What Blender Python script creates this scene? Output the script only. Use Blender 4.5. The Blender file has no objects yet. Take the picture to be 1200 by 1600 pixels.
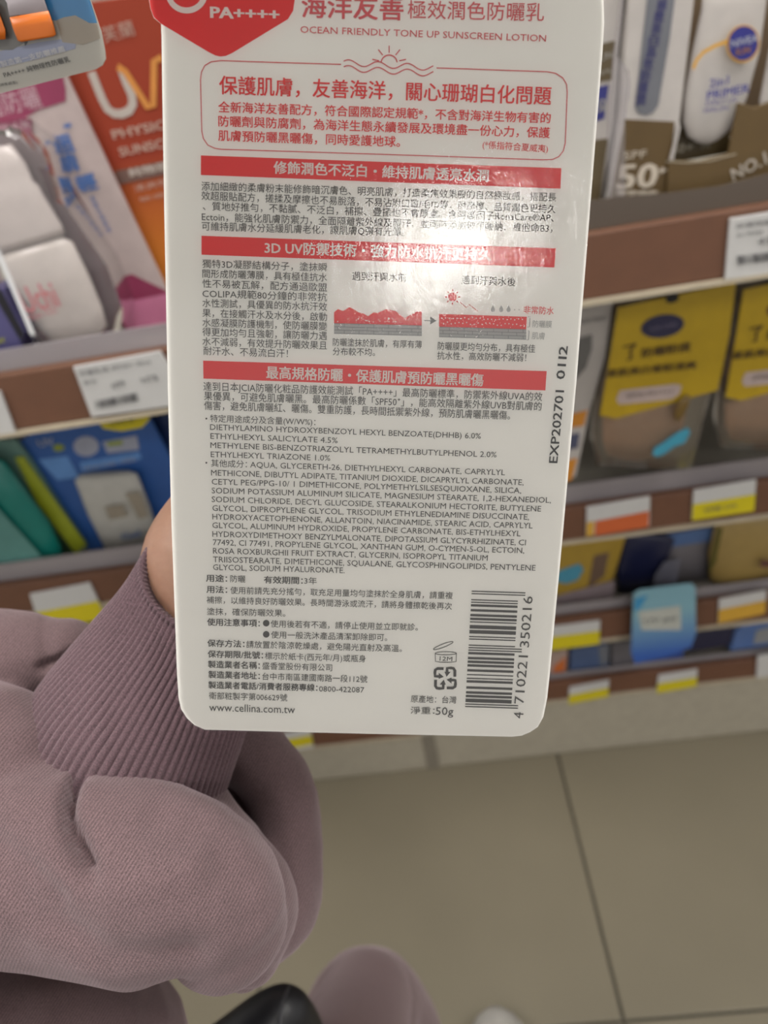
import bpy, math, random
import numpy as np
from mathutils import Vector, Matrix, noise
random.seed(7)
C = bpy.context.scene.collection
S = bpy.context.scene
# ------------------------------------------------------------------ camera
F = 1150.0                                   # focal length in pixels of the 1200x1600 frame
CAM = Vector((0, 0, 1.2))
DN = Vector((330, 1700, 1150)).normalized()  # world down, world depth and world right seen in the camera's own axes
YW = Vector((-15, -775, 1150)); YW = (YW - DN * YW.dot(DN)).normalized()
XW = DN.cross(YW)
def wv(c): return Vector((c.dot(XW), c.dot(YW), -c.dot(DN)))
cam_data = bpy.data.cameras.new('camera'); cam = bpy.data.objects.new('camera', cam_data); C.objects.link(cam)
cr_, cu_, cb_ = wv(Vector((1, 0, 0))), wv(Vector((0, -1, 0))), wv(Vector((0, 0, -1)))
cam.matrix_world = Matrix(((cr_.x, cu_.x, cb_.x, 0), (cr_.y, cu_.y, cb_.y, 0), (cr_.z, cu_.z, cb_.z, CAM.z), (0, 0, 0, 1)))
cam_data.sensor_fit = 'VERTICAL'; cam_data.sensor_height = 24; cam_data.lens = F / 1600 * 24
cam_data.clip_start = 0.01
cam_data.dof.use_dof = True; cam_data.dof.focus_distance = 0.197; cam_data.dof.aperture_fstop = 7.4
S.camera = cam
# ------------------------------------------------------------------ world, exposure
w = bpy.data.worlds.new('world'); S.world = w; w.use_nodes = True
w.node_tree.nodes['Background'].inputs[0].default_value = (1.0, 0.97, 0.93, 1)
w.node_tree.nodes['Background'].inputs[1].default_value = 0.6
S.view_settings.view_transform = 'Standard'; S.view_settings.look = 'None'
S.view_settings.exposure = 0.56; S.view_settings.gamma = 1; S.view_settings.use_curve_mapping = False

# ------------------------------------------------------------------ helpers
def ray(px, py): return wv(Vector((px - 600, py - 800, F)))
def atY(px, py, Y):
    d = ray(px, py); return CAM + d * ((Y - CAM.y) / d.y)
def atZ(px, py, Z):
    d = ray(px, py); return CAM + d * ((Z - CAM.z) / d.z)
def dep(px, py, z): return CAM + ray(px, py) * (z / F)
def lin(c):
    return tuple((v / 255 / 12.92 if v / 255 <= .04045 else ((v / 255 + .055) / 1.055) ** 2.4) for v in c)
KG = [1.0]
_m = {}
def mat(col, rough=.5, k=1.0, vary=.06, scale=60, bump=0, metal=0, emit=0, key=None):
    kk = (col, rough, k * KG[0], vary, scale, bump, metal, emit)
    if kk in _m: return _m[kk]
    m = bpy.data.materials.new('paint'); m.use_nodes = True
    nt = m.node_tree; b = nt.nodes['Principled BSDF']
    c = [min(.9, v * k * KG[0]) for v in lin(col)]
    n = nt.nodes.new('ShaderNodeTexNoise'); n.inputs['Scale'].default_value = scale; n.inputs['Detail'].default_value = 3
    tc = nt.nodes.new('ShaderNodeTexCoord'); nt.links.new(tc.outputs['Object'], n.inputs['Vector'])
    r = nt.nodes.new('ShaderNodeValToRGB'); r.color_ramp.elements[0].position = .3; r.color_ramp.elements[1].position = .7
    r.color_ramp.elements[0].color = (*[v * (1 - vary) for v in c], 1); r.color_ramp.elements[1].color = (*[min(1, v * (1 + vary)) for v in c], 1)
    nt.links.new(n.outputs['Fac'], r.inputs['Fac']); nt.links.new(r.outputs['Color'], b.inputs['Base Color'])
    b.inputs['Roughness'].default_value = rough; b.inputs['Metallic'].default_value = metal
    if bump:
        bp = nt.nodes.new('ShaderNodeBump'); bp.inputs['Strength'].default_value = bump; bp.inputs['Distance'].default_value = .001
        nt.links.new(n.outputs['Fac'], bp.inputs['Height']); nt.links.new(bp.outputs['Normal'], b.inputs['Normal'])
    if emit:
        b.inputs['Emission Color'].default_value = (1, .97, .92, 1); b.inputs['Emission Strength'].default_value = emit
    _m[kk] = m; return m
def clear(tint=(1, 1, 1), body=.0, rough=.08, bumpscale=0, bump=0, stretch=(1, 1, 1), ior=1.45, warp=False):
    """thin clear plastic: passes light, mirrors by Fresnel; body = share of milky diffuse"""
    m = bpy.data.materials.new('clear_plastic'); m.use_nodes = True; nt = m.node_tree
    for n in list(nt.nodes): nt.nodes.remove(n)
    o = nt.nodes.new('ShaderNodeOutputMaterial'); t = nt.nodes.new('ShaderNodeBsdfTransparent'); g = nt.nodes.new('ShaderNodeBsdfGlossy')
    t.inputs[0].default_value = (*[.5 + .5 * v for v in tint], 1); g.inputs['Roughness'].default_value = rough
    d = nt.nodes.new('ShaderNodeBsdfDiffuse'); d.inputs[0].default_value = (*tint, 1)
    m1 = nt.nodes.new('ShaderNodeMixShader'); m1.inputs[0].default_value = body
    m2 = nt.nodes.new('ShaderNodeMixShader'); f = nt.nodes.new('ShaderNodeFresnel'); f.inputs['IOR'].default_value = ior
    L = nt.links.new
    L(t.outputs[0], m1.inputs[1]); L(d.outputs[0], m1.inputs[2]); L(f.outputs[0], m2.inputs[0]); L(m1.outputs[0], m2.inputs[1]); L(g.outputs[0], m2.inputs[2]); L(m2.outputs[0], o.inputs[0])
    if bump:
        tc = nt.nodes.new('ShaderNodeTexCoord'); mp = nt.nodes.new('ShaderNodeMapping'); mp.inputs['Scale'].default_value = stretch
        n = nt.nodes.new('ShaderNodeTexNoise'); n.inputs['Scale'].default_value = bumpscale; n.inputs['Detail'].default_value = 4; n.inputs['Roughness'].default_value = .62
        bp = nt.nodes.new('ShaderNodeBump'); bp.inputs['Strength'].default_value = 1; bp.inputs['Distance'].default_value = bump
        L(tc.outputs['Object'], mp.inputs[0]); L(mp.outputs[0], n.inputs['Vector']); L(n.outputs['Fac'], bp.inputs['Height'])
        if warp:
            n2 = nt.nodes.new('ShaderNodeTexNoise'); n2.inputs['Scale'].default_value = 75; n2.inputs['Detail'].default_value = 2
            b2 = nt.nodes.new('ShaderNodeBump'); b2.inputs['Strength'].default_value = 1; b2.inputs['Distance'].default_value = .00016
            L(mp.outputs[0], n2.inputs['Vector']); L(n2.outputs['Fac'], b2.inputs['Height']); L(b2.outputs[0], bp.inputs['Normal'])
        L(bp.outputs[0], g.inputs['Normal']); L(bp.outputs[0], f.inputs['Normal'])
    return m
def gradmat(c0, c1, z0, z1, rough=.4, k=1.0):
    """printed two-tone blend running up a pack, in world height"""
    m = bpy.data.materials.new('printed_blend'); m.use_nodes = True; nt = m.node_tree; b = nt.nodes['Principled BSDF']
    g = nt.nodes.new('ShaderNodeNewGeometry'); s = nt.nodes.new('ShaderNodeSeparateXYZ'); mr = nt.nodes.new('ShaderNodeMapRange')
    mr.inputs[1].default_value = z0; mr.inputs[2].default_value = z1
    r = nt.nodes.new('ShaderNodeValToRGB')
    r.color_ramp.elements[0].color = (*[v * k * KG[0] for v in lin(c0)], 1); r.color_ramp.elements[1].color = (*[v * k * KG[0] for v in lin(c1)], 1)
    L = nt.links.new; L(g.outputs['Position'], s.inputs[0]); L(s.outputs[2], mr.inputs[0]); L(mr.outputs[0], r.inputs[0]); L(r.outputs[0], b.inputs['Base Color'])
    b.inputs['Roughness'].default_value = rough
    return m

class MB:
    def __init__(s): s.v = []; s.f = []
    def add(s, vs, fs):
        n = len(s.v); s.v += [Vector(p) for p in vs]; s.f += [tuple(i + n for i in f) for f in fs]
    def prism(s, pts, off):
        """closed outline pts (3-D), thickened by vector off"""
        n = len(pts); a = [Vector(p) for p in pts]; b = [p + off for p in a]
        s.add(a + b, [tuple(range(n)), tuple(range(2 * n - 1, n - 1, -1))] + [(i, i + n, (i + 1) % n + n, (i + 1) % n) for i in range(n)])
    def box(s, lo, hi):
        x0, y0, z0 = lo; x1, y1, z1 = hi
        s.prism([(x0, y0, z0), (x1, y0, z0), (x1, y0, z1), (x0, y0, z1)], Vector((0, y1 - y0, 0)))
    def loft(s, rings, cap=True):
        n = len(rings[0]); vs = [p for r in rings for p in r]; fs = []
        for k in range(len(rings) - 1):
            for i in range(n):
                j = (i + 1) % n; fs.append((k * n + i, k * n + j, (k + 1) * n + j, (k + 1) * n + i))
        if cap: fs.append(tuple(range(n - 1, -1, -1))); fs.append(tuple(range((len(rings) - 1) * n, len(rings) * n)))
        s.add(vs, fs)
    def tube(s, pts, rad, n=12, cap=True):
        pts = [Vector(p) for p in pts]; rings = []; up = None
        for i, p in enumerate(pts):
            t = (pts[min(i + 1, len(pts) - 1)] - pts[max(i - 1, 0)]).normalized()
            if up is None: up = t.orthogonal().normalized()
            up = (up - t * up.dot(t)).normalized(); sd = t.cross(up)
            r = rad[i] if isinstance(rad, (list, tuple)) else rad
            rings.append([p + up * (r * math.cos(a)) + sd * (r * math.sin(a)) for a in [2 * math.pi * q / n for q in range(n)]])
        s.loft(rings, cap)
    def sphere(s, c, r, n=14, sc=(1, 1, 1)):
        c = Vector(c); rings = []
        for k in range(1, n // 2):
            a = math.pi * k / (n // 2)
            rings.append([c + Vector((r * sc[0] * math.sin(a) * math.cos(2 * math.pi * q / n), r * sc[1] * math.sin(a) * math.sin(2 * math.pi * q / n), r * sc[2] * math.cos(a))) for q in range(n)])
        s.loft(rings)
    def build(s, name, m, parent=None, smooth=False, bevel=0):
        loc = parent['_w'] if parent is not None else None
        o0 = Vector(loc) if loc is not None else Vector((0, 0, 0))
        zm = (parent.get('_zmin') if parent is not None else None)
        if zm is not None:
            for p in s.v: p.z = max(p.z, zm)
        me = bpy.data.meshes.new(name); me.from_pydata([p - o0 for p in s.v], [], s.f); me.update()
        if smooth: me.polygons.foreach_set('use_smooth', [True] * len(me.polygons))
        o = bpy.data.objects.new(name, me); C.objects.link(o)
        if m: me.materials.append(m)
        if parent is not None: o.parent = parent; o['_w'] = list(o0)
        if bevel:
            b = o.modifiers.new('b', 'BEVEL'); b.width = bevel; b.segments = 2; b.limit_method = 'ANGLE'
        return o
def thing(name, loc, label, cat, group=None):
    o = bpy.data.objects.new(name, None); C.objects.link(o); o.location = loc; o.empty_display_size = .02
    o['_w'] = list(loc); o['label'] = label; o['category'] = cat
    if group: o['group'] = group
    return o
def struct(name, mb, m, bevel=0):
    o = mb.build(name, m, bevel=bevel); o['kind'] = 'structure'; return o

_tc = {}
def glyphs(s):
    if s in _tc: return _tc[s]
    c = bpy.data.curves.new('t', 'FONT'); c.body = s; c.resolution_u = 2
    o = bpy.data.objects.new('t', c); C.objects.link(o); bpy.context.view_layer.update()
    me = bpy.data.meshes.new_from_object(o.evaluated_get(bpy.context.evaluated_depsgraph_get()))
    r = ([(v.co.x, v.co.y) for v in me.vertices], [tuple(p.vertices) for p in me.polygons])
    bpy.data.objects.remove(o); bpy.data.curves.remove(c); bpy.data.meshes.remove(me)
    _tc[s] = r; return r
def cjk(s): return any(ord(ch) > 0x2e80 for ch in s)

class Frame:
    """a flat surface of a pack: origin, right, up, outward normal, in metres"""
    def __init__(s, o, U, V): s.o = Vector(o); s.U = Vector(U).normalized(); s.V = Vector(V).normalized(); s.N = s.U.cross(s.V).normalized()
    def p(s, x, y, n=0): return s.o + s.U * x + s.V * y + s.N * n
    def text(s, mb, t, a, b, h, bold=0.0, n=.0004, fit=True):
        """text whose middle line runs from a to b (local 2-D), letters h high"""
        vs, fs = glyphs(t)
        if not vs: return
        em = h / (.9 if cjk(t) else .73)
        x0 = min(v[0] for v in vs); x1 = max(v[0] for v in vs)
        a = Vector(a); b = Vector(b); d = b - a; L = d.length; d.normalize(); q = Vector((-d.y, d.x))
        sx = L / (x1 - x0)
        sh = [(0, 0)] if not bold else [(-bold, -bold / 2), (-bold, bold / 2), (bold, -bold / 2), (bold, bold / 2)]
        for k, (ex, ey) in enumerate(sh):
            out = []
            for x, y in vs:
                w = a + d * ((x - x0 + ex) * sx) + q * ((y - .37 + ey) * em); out.append(s.p(w.x, w.y, n + k * 4e-6))
            mb.add(out, fs)
    def poly(s, mb, pts, n=.0002, th=0):
        if th: mb.prism([s.p(x, y, n) for x, y in pts], -s.N * th)
        else: mb.add([s.p(x, y, n) for x, y in pts], [tuple(range(len(pts)))])
    def line(s, mb, pts, wd, n=.0003, closed=False):
        pts = [Vector(p) for p in pts]; k = len(pts); L = []; R = []
        for i, p in enumerate(pts):
            if closed: t = pts[(i + 1) % k] - pts[i - 1]
            else: t = pts[min(i + 1, k - 1)] - pts[max(i - 1, 0)]
            t.normalize(); q = Vector((-t.y, t.x)) * wd / 2
            L.append(p + q); R.append(p - q)
        vs = [s.p(v.x, v.y, n) for v in L + R]
        mb.add(vs, [(i + k, (i + 1) % k + k, (i + 1) % k, i) for i in range(k if closed else k - 1)])
def ell(cx, cy, rx, ry, n=28, a0=0, a1=2 * math.pi, rot=0):
    full = abs(a1 - a0 - 2 * math.pi) < 1e-6; out = []
    for i in range(n):
        a = a0 + (a1 - a0) * i / (n if full else n - 1)
        x, y = rx * math.cos(a), ry * math.sin(a)
        out.append((cx + x * math.cos(rot) - y * math.sin(rot), cy + x * math.sin(rot) + y * math.cos(rot)))
    return out
def rrect(x0, y0, x1, y1, r, n=5):
    out = []
    for cx, cy, a in ((x1 - r, y1 - r, 0), (x0 + r, y1 - r, 90), (x0 + r, y0 + r, 180), (x1 - r, y0 + r, 270)):
        out += ell(cx, cy, r, r, n, math.radians(a), math.radians(a + 90))
    return out

# ------------------------------------------------------------------ the room
KG[0] = .56
YB = atZ(840, 1182, 0).y                      # front of the shelf plinth on the floor
cream = mat((196, 188, 170), .45); shelfwhite = mat((188, 182, 170), .4)
fl = MB(); fl.box((-3.2, -3.2, -.06), (3.2, 2.2, -.004)); struct('floor', fl, mat((92, 86, 74), .8))
tile_m = mat((150, 141, 120), .42, vary=.05, scale=5)
jx = atZ(872, 1182, 0).x; cy = atZ(978, 1595, 0).y; T = .6 * 1.2 / 1.35
n = 0; flo = bpy.data.objects['floor']; flo['_w'] = [0, 0, 0]
tm = MB(); g = .0022
tm.box((g, g, -.004), (T - g, T - g, 0)); tile0 = None
for i in range(-4, 4):
    for j in range(-4, 3):
        x = jx + i * T; y = cy + j * T
        if y + T > 2.2 or y < -2.2: continue
        if tile0 is None:
            tile0 = tm.build('tile', tile_m, flo, bevel=.0012); o = tile0
        else:
            o = tile0.copy(); C.objects.link(o); o.parent = flo
        o.location = (x, y, 0)
wb = MB(); wb.box((-3.2, 2.2, 0), (3.2, 2.26, 2.9)); struct('wall_back', wb, mat((190, 186, 176), .7))
ce = MB(); ce.box((-3.2, -3.2, 2.9), (3.2, 2.26, 2.96)); struct('ceiling', ce, mat((215, 212, 205), .8))
lamp_m = mat((255, 250, 240), .5, emit=12.5); lamp_hi = mat((255, 250, 243), .5, emit=29.0); lampf = mat((200, 200, 198), .4)
def ceiling_lamp(x, y, w_, l_, label, lm=None):
    t = thing('ceiling_light', (x, y, 2.9), label, 'light', 'recessed ceiling lights')
    a = MB(); a.box((x - w_ / 2, y - l_ / 2, 2.862), (x + w_ / 2, y + l_ / 2, 2.872)); a.build('diffuser', lm or lamp_m, t)
    a = MB()
    for sx in (-1, 1): a.box((x + sx * w_ / 2 - .02, y - l_ / 2 - .02, 2.855), (x + sx * w_ / 2 + .02, y + l_ / 2 + .02, 2.9))
    for sy in (-1, 1): a.box((x - w_ / 2, y + sy * l_ / 2 - .02, 2.855), (x + w_ / 2, y + sy * l_ / 2 + .02, 2.9))
    a.build('frame', lampf, t)

# ------------------------------------------------------------------ card frame
KG[0] = 1.0
HC = Vector((1, .029, .026)); VC = Vector((-.0334, .979, .201))
HC = (HC - VC * HC.dot(VC) / VC.dot(VC)).normalized(); VC.normalize()
ZC = .19
CO = dep(600, 560, ZC)
card = Frame(CO, wv(HC), -wv(VC))
def cp(px, py):
    d = ray(px, py); t = (CO - CAM).dot(card.N) / d.dot(card.N); q = CAM + d * t - CO
    return (q.dot(card.U), q.dot(card.V))
def cs(px, py):  # metres per pixel on the card there
    a = Vector(cp(px, py)); b = Vector(cp(px, py + 10)); return (a - b).length / 10
# lamp whose mirror image falls on the card's film
d = ray(700, 395).normalized(); rf = d - card.N * 2 * d.dot(card.N)
P0 = CAM + ray(700, 395) * ((CO - CAM).dot(card.N) / ray(700, 395).dot(card.N))
LP = P0 + rf * ((2.86 - P0.z) / rf.z)
print('lamp point', LP, 'YB', YB, 'jx', jx)
for x, y, w_, l_, lb in ((LP.x, LP.y, .40, .9, 'long bright ceiling light panel behind the photographer, mirrored in the card'),
                     (-1.5, -.4, .6, 1.2, 'ceiling light panel over the aisle on the left'),
                     (1.5, -.4, .6, 1.2, 'ceiling light panel over the aisle on the right'),
                     (0.1, .15, 1.2, .5, 'ceiling light panel straight above the shelf front')):
    ceiling_lamp(x, y, w_, l_, lb, lamp_hi if 'mirrored' in lb else None)

# ------------------------------------------------------------------ the held card
held = thing('product_card', CO, 'large white card with red bars and dense printing, held up before the shelves', 'card')
white = mat((250, 241, 235), .5, vary=.01)
red = mat((228, 52, 54), .45, vary=.02); ink = mat((72, 70, 68), .5, vary=.02); inkb = mat((30, 30, 30), .5, vary=.02)
greyi = mat((178, 178, 176), .5, vary=.02); greyd = mat((132, 133, 133), .5); wht = mat((232, 226, 220), .5, vary=.01); redl = mat((214, 92, 98), .5, vary=.02)
outl = [(252.5, 60), (253.5, 140), (257, 350), (262, 600), (268, 820), (276.5, 1050), (279, 1090), (283, 1108), (292, 1122), (304, 1133), (320, 1140), (430, 1143), (600, 1147),
        (800, 1151), (815, 1149.5), (828, 1144), (840, 1136), (849, 1120), (855, 1090), (859, 1053), (862, 1020), (880, 828), (902, 580), (905, 540), (924, 300), (941.5, 80), (944, 35), (943, 0),
        (938, -40), (925, -120), (915, -260), (890, -300), (850, -315), (360, -330), (320, -315), (298, -280), (290, -160), (262, -120), (238, -70), (231, -30), (233, 0), (235, 13), (240, 27), (251.5, 37)]
a = MB(); a.prism([card.p(*cp(x, y)) for x, y in outl], -card.N * .0005); a.build('card_sheet', white, held)
badge = [(233.5, 0), (235.5, 13), (240.5, 27), (252, 37.5), (327, 82), (337, 87), (345, 88.5), (353, 87.5), (363, 83), (450, 30), (458, 17), (460.5, 0), (459, -40), (440, -80), (345, -130), (250, -90), (232, -40)]
a = MB(); card.poly(a, [cp(x, y) for x, y in badge], .00008); a.build('red_badge', red, held)['label'] = 'red shield badge overlapping the card edge'
def ctext(mb, s, x0, y0, x1, y1, h, bold=0, n=.0002): card.text(mb, s, cp(x0, y0), cp(x1, y1), h * cs((x0 + x1) / 2, (y0 + y1) / 2), bold, n)
def cpoly(mb, pts, n=.0001): card.poly(mb, [cp(*p) for p in pts], n)
def cline(mb, pts, wpx, n=.00018, closed=False): card.line(mb, [cp(*p) for p in pts], wpx * cs(*pts[0]), n, closed)
a = MB(); ctext(a, 'PA++++', 329.5, 19, 436, 23, 18, .035)
cline(a, ell(292, -12, 29, 29, 24, -.1, math.pi + .25), 9.5, .0002)
a.build('badge_lettering', wht, held)
a = MB(); ctext(a, '海洋友善', 472, 9, 630, 13.5, 38, .016); ctext(a, '極效潤色防曬乳', 637, 15.5, 850, 20, 28); ctext(a, 'OCEAN FRIENDLY TONE UP SUNSCREEN LOTION', 469.5, 46, 853, 60, 11)
a.build('product_name_lettering', redl, held)
a = MB()
# frame line round the red text, open at the top where the waves sit
corner = [(533, 101), (400, 97), (345, 95), (330, 97), (320, 103), (315, 113), (313.5, 125), (315.5, 205), (318, 217), (325, 227), (336, 232), (345, 233.5), (600, 241.5), (850, 250), (863, 249.5), (873, 245), (880, 236), (883, 224), (886, 145), (885, 132), (879, 122), (868, 115), (855, 112.5), (682, 106.5)]
cline(a, corner, 1.6)
for off in (0, 9):
    cline(a, [(537 + i * 3.5, 98 + off + .06 * i * 3.5 - 4.6 * math.cos((i * 3.5 - 8) / 46 * 2 * math.pi)) for i in range(41)], 1.7)
cline(a, ell(608, 99, 12.5, 12.5, 16, math.pi + .1, 2 * math.pi - .1), 2)
for k in range(5):
    t = math.pi * (1.07 + k * .215); cline(a, [(608 + 16 * math.cos(t), 99 + 16 * math.sin(t)), (608 + 27 * math.cos(t), 99 + 27 * math.sin(t))], 1.7)
a.build('ornament_lines', redl, held)
a = MB(); ctext(a, '保護肌膚，友善海洋，關心珊瑚白化問題', 343, 133.5, 861, 150.5, 28, .012); a.build('headline_lettering', red, held)
a = MB()
ctext(a, '全新海洋友善配方，符合國際認定規範*，不含對海洋生物有害的', 341.5, 167.5, 860, 185, 16.5, .01)
ctext(a, '防曬劑與防腐劑，為海洋生態永續發展及環境盡一份心力，保護', 341.5, 189.5, 859, 208, 16.5, .01)
ctext(a, '肌膚預防曬黑曬傷，同時愛護地球。', 341.5, 212, 625, 222, 16.5, .01)
ctext(a, '(*係指符合夏威夷)', 754, 226, 856, 233, 12)
a.build('red_paragraph_lettering', red, held)
for q, tx in ((((314, 243), (877, 263), (875.5, 295), (314, 273.5)), ('修飾潤色不泛白・維持肌膚透亮水潤', 428, 262, 763, 275)),
              (((315, 368.5), (868.5, 388), (866, 418), (315, 398)), ('3D UV防禦技術・強力防水抗汗更持久', 414, 387, 767, 398.5)),
              (((317.5, 563.5), (854, 580), (852, 610), (318, 591.5)), ('最高規格防曬・保護肌膚預防曬黑曬傷', 416.5, 582, 755, 594))):
    a = MB(); cpoly(a, q); bar = a.build('red_bar', red, held)
    a = MB(); ctext(a, *tx, 19, .022); a.build('bar_lettering', wht, bar)
a = MB()
for t in (('添加細緻的柔膚粉末能修飾暗沉膚色、明亮肌膚，打造柔焦效果般的自然裸妝感，搭配長', 315, 291, 869, 308.5), ('效超服貼配方，搓揉及摩擦也不易脫落，不易沾附口罩/毛巾等，耐摩擦、品質潤色更持久', 315, 306, 868, 327),
          ('、質地好推勻，不黏膩、不泛白，補擦、疊擦也不會厚重。含呵護因子RonaCare®AP、', 317, 322, 865, 340.5), ('Ectoin，能強化肌膚防禦力，全面隔離紫外線及髒汙，並同時添加玻尿酸鈉、維他命B3，', 315.5, 338.5, 863, 357), ('可維持肌膚水分延緩肌膚老化，讓肌膚Q彈有光澤。', 315.5, 353.5, 632, 363)):
    ctext(a, *t, 13.5)
a.build('first_paragraph_lettering', ink, held)
a = MB()
for t, y0, y1 in (('獨特3D凝膠結構分子，塗抹瞬', 412, 418), ('間形成防曬薄膜，具有極佳抗水', 427.5, 433.7), ('性不易被瓦解，配方通過歐盟', 443, 449.4), ('COLIPA規範80分鐘的非常抗', 458.5, 464.5), ('水性測試，具優異的防水抗汗效', 473.5, 479.6),
                  ('果，在接觸汗水及水分後，啟動', 489, 495.3), ('水感凝膜防護機制，使防曬膜變', 504, 510), ('得更加均勻且強韌，讓防曬力遇', 518.5, 525), ('水不減弱，有效提升防曬效果且', 533.5, 540)):
    ctext(a, t, 316.5, y0, 511, y1, 13)
ctext(a, '耐汗水、不易流白汗！', 318, 548, 450, 552.5, 13)
a.build('column_lettering', ink, held)
a = MB()
ctext(a, '遇到汗與水前', 550, 431.5, 635, 433.7, 13.5); ctext(a, '遇到汗與水後', 721, 437, 805.5, 441, 13.5)
ctext(a, '防曬塗抹於肌膚，有厚有薄', 520, 534.5, 659, 538.5, 12); ctext(a, '分布較不均。', 520, 549, 586, 550.5, 12)
ctext(a, '防曬膜更均勻分布，具有極佳', 684, 540.5, 836, 545, 12.5); ctext(a, '抗水性，高效防曬不減弱！', 683, 555.5, 822, 559, 12.5)
a.build('diagram_lettering', ink, held)
a = MB()
prof = [(522, 488), (528, 483), (536, 486), (546, 480), (554, 484), (560, 488), (568, 490), (575, 494), (584, 488), (590, 489), (603, 483), (618, 486), (632, 497), (643, 491), (651, 487), (659, 486.5)]
cpoly(a, prof + [(659, 508.5), (522, 505)]); cpoly(a, [(686, 490.5), (823, 495), (822, 514.5), (686, 510.5)])
cpoly(a, ell(707, 464, 7, 7)); 
for k in range(8):
    t = k * math.pi / 4; cpoly(a, [(707 + 9 * math.cos(t - .15), 464 + 9 * math.sin(t - .15)), (707 + 13 * math.cos(t), 464 + 13 * math.sin(t)), (707 + 9 * math.cos(t + .15), 464 + 9 * math.sin(t + .15))])
cline(a, [(718, 472), (729, 481), (733, 476), (746, 486)], .8); ctext(a, '非常防水', 818, 484, 865, 486, 12)
a.build('diagram_red_film', red, held)
a = MB()
for (x0, x1, ya, yb, hh) in ((522, 659, 505.5, 509, 16), (686, 822, 511, 515, 15.5)): cpoly(a, [(x0, ya), (x1, yb), (x1, yb + hh), (x0, ya + hh)])
for x in (770, 783, 794.5): cpoly(a, [(x, 477)] + ell(x, 484, 3.2, 3.6, 9, -.6, math.pi + .6))
for x in (804, 811): cpoly(a, ell(x, 484, 1, 1, 6))
ctext(a, '防曬膜', 832, 506, 862, 507, 11, 0); ctext(a, '肌膚', 831, 524.5, 851, 525.3, 11, 0)
a.build('diagram_grey_base', greyi, held)
a = MB()
for (x0, x1, ya, yb) in ((522, 659, 505.5, 509), (686, 822, 511, 515)):
    sl = (yb - ya) / (x1 - x0)
    for r in range(4): cline(a, [(x0, ya + r * 5.1), (x1, yb + r * 5.1)], .8, .00022)
    for r in range(3):
        x = x0 + (6 if r % 2 else 16)
        while x < x1: cline(a, [(x, ya + sl * (x - x0) + r * 5.1), (x, ya + sl * (x - x0) + r * 5.1 + 5.1)], .8, .00022); x += 23
cline(a, [(663, 501), (674, 501)], 1.3); cpoly(a, [(672, 494.5), (682, 501), (672, 507)])
cline(a, [(825, 495), (828, 495), (827, 511), (824, 511)], .9); cline(a, [(825, 517), (826.5, 517), (825.5, 531), (823, 531)], .9)
a.build('diagram_outline', greyd, held)
a = MB()
rr = random.Random(3)
for _ in range(26):
    x = rr.uniform(526, 655); cpoly(a, ell(x, rr.uniform(497, 503.5), .9, .9, 6), .00022)
for i in range(22):
    for r in range(2): x = 690 + i * 6 + r * 3; cpoly(a, ell(x, 496 + r * 8 + (x - 686) * .03 + rr.uniform(-1.5, 1.5), 1, 1, 6), .00022)
a.build('diagram_dots', wht, held)
a = MB()
ctext(a, '達到日本JCIA防曬化粧品防護效能測試「PA++++」最高防曬標準，防禦紫外線UVA的效', 318, 603.5, 847, 620, 13.5)
ctext(a, '果優異，可避免肌膚曬黑。最高防曬係數「SPF50⁺」，能高效隔離紫外線UVB對肌膚的', 319, 618.5, 846, 635, 13.5)
ctext(a, '傷害，避免肌膚曬紅、曬傷。雙重防護，長時間抵禦紫外線，預防肌膚曬黑曬傷。', 319, 633.5, 797, 649, 13.5)
a.build('third_paragraph_lettering', ink, held)
a = MB()
ctext(a, '特定用途成分及含量(W/W%)：', 328.7, 653.5, 493, 659.5, 11.5)
for y in (654, 723): cpoly(a, ell(322.5, y, 1.5, 1.5, 8))
ctext(a, '其他成分：', 330, 723.5, 386, 725.3, 11.5); ctext(a, 'AQUA, GLYCERETH-26, DIETHYLHEXYL CARBONATE, CAPRYLYL', 391, 725.5, 789, 737.7, 9.3)
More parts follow.
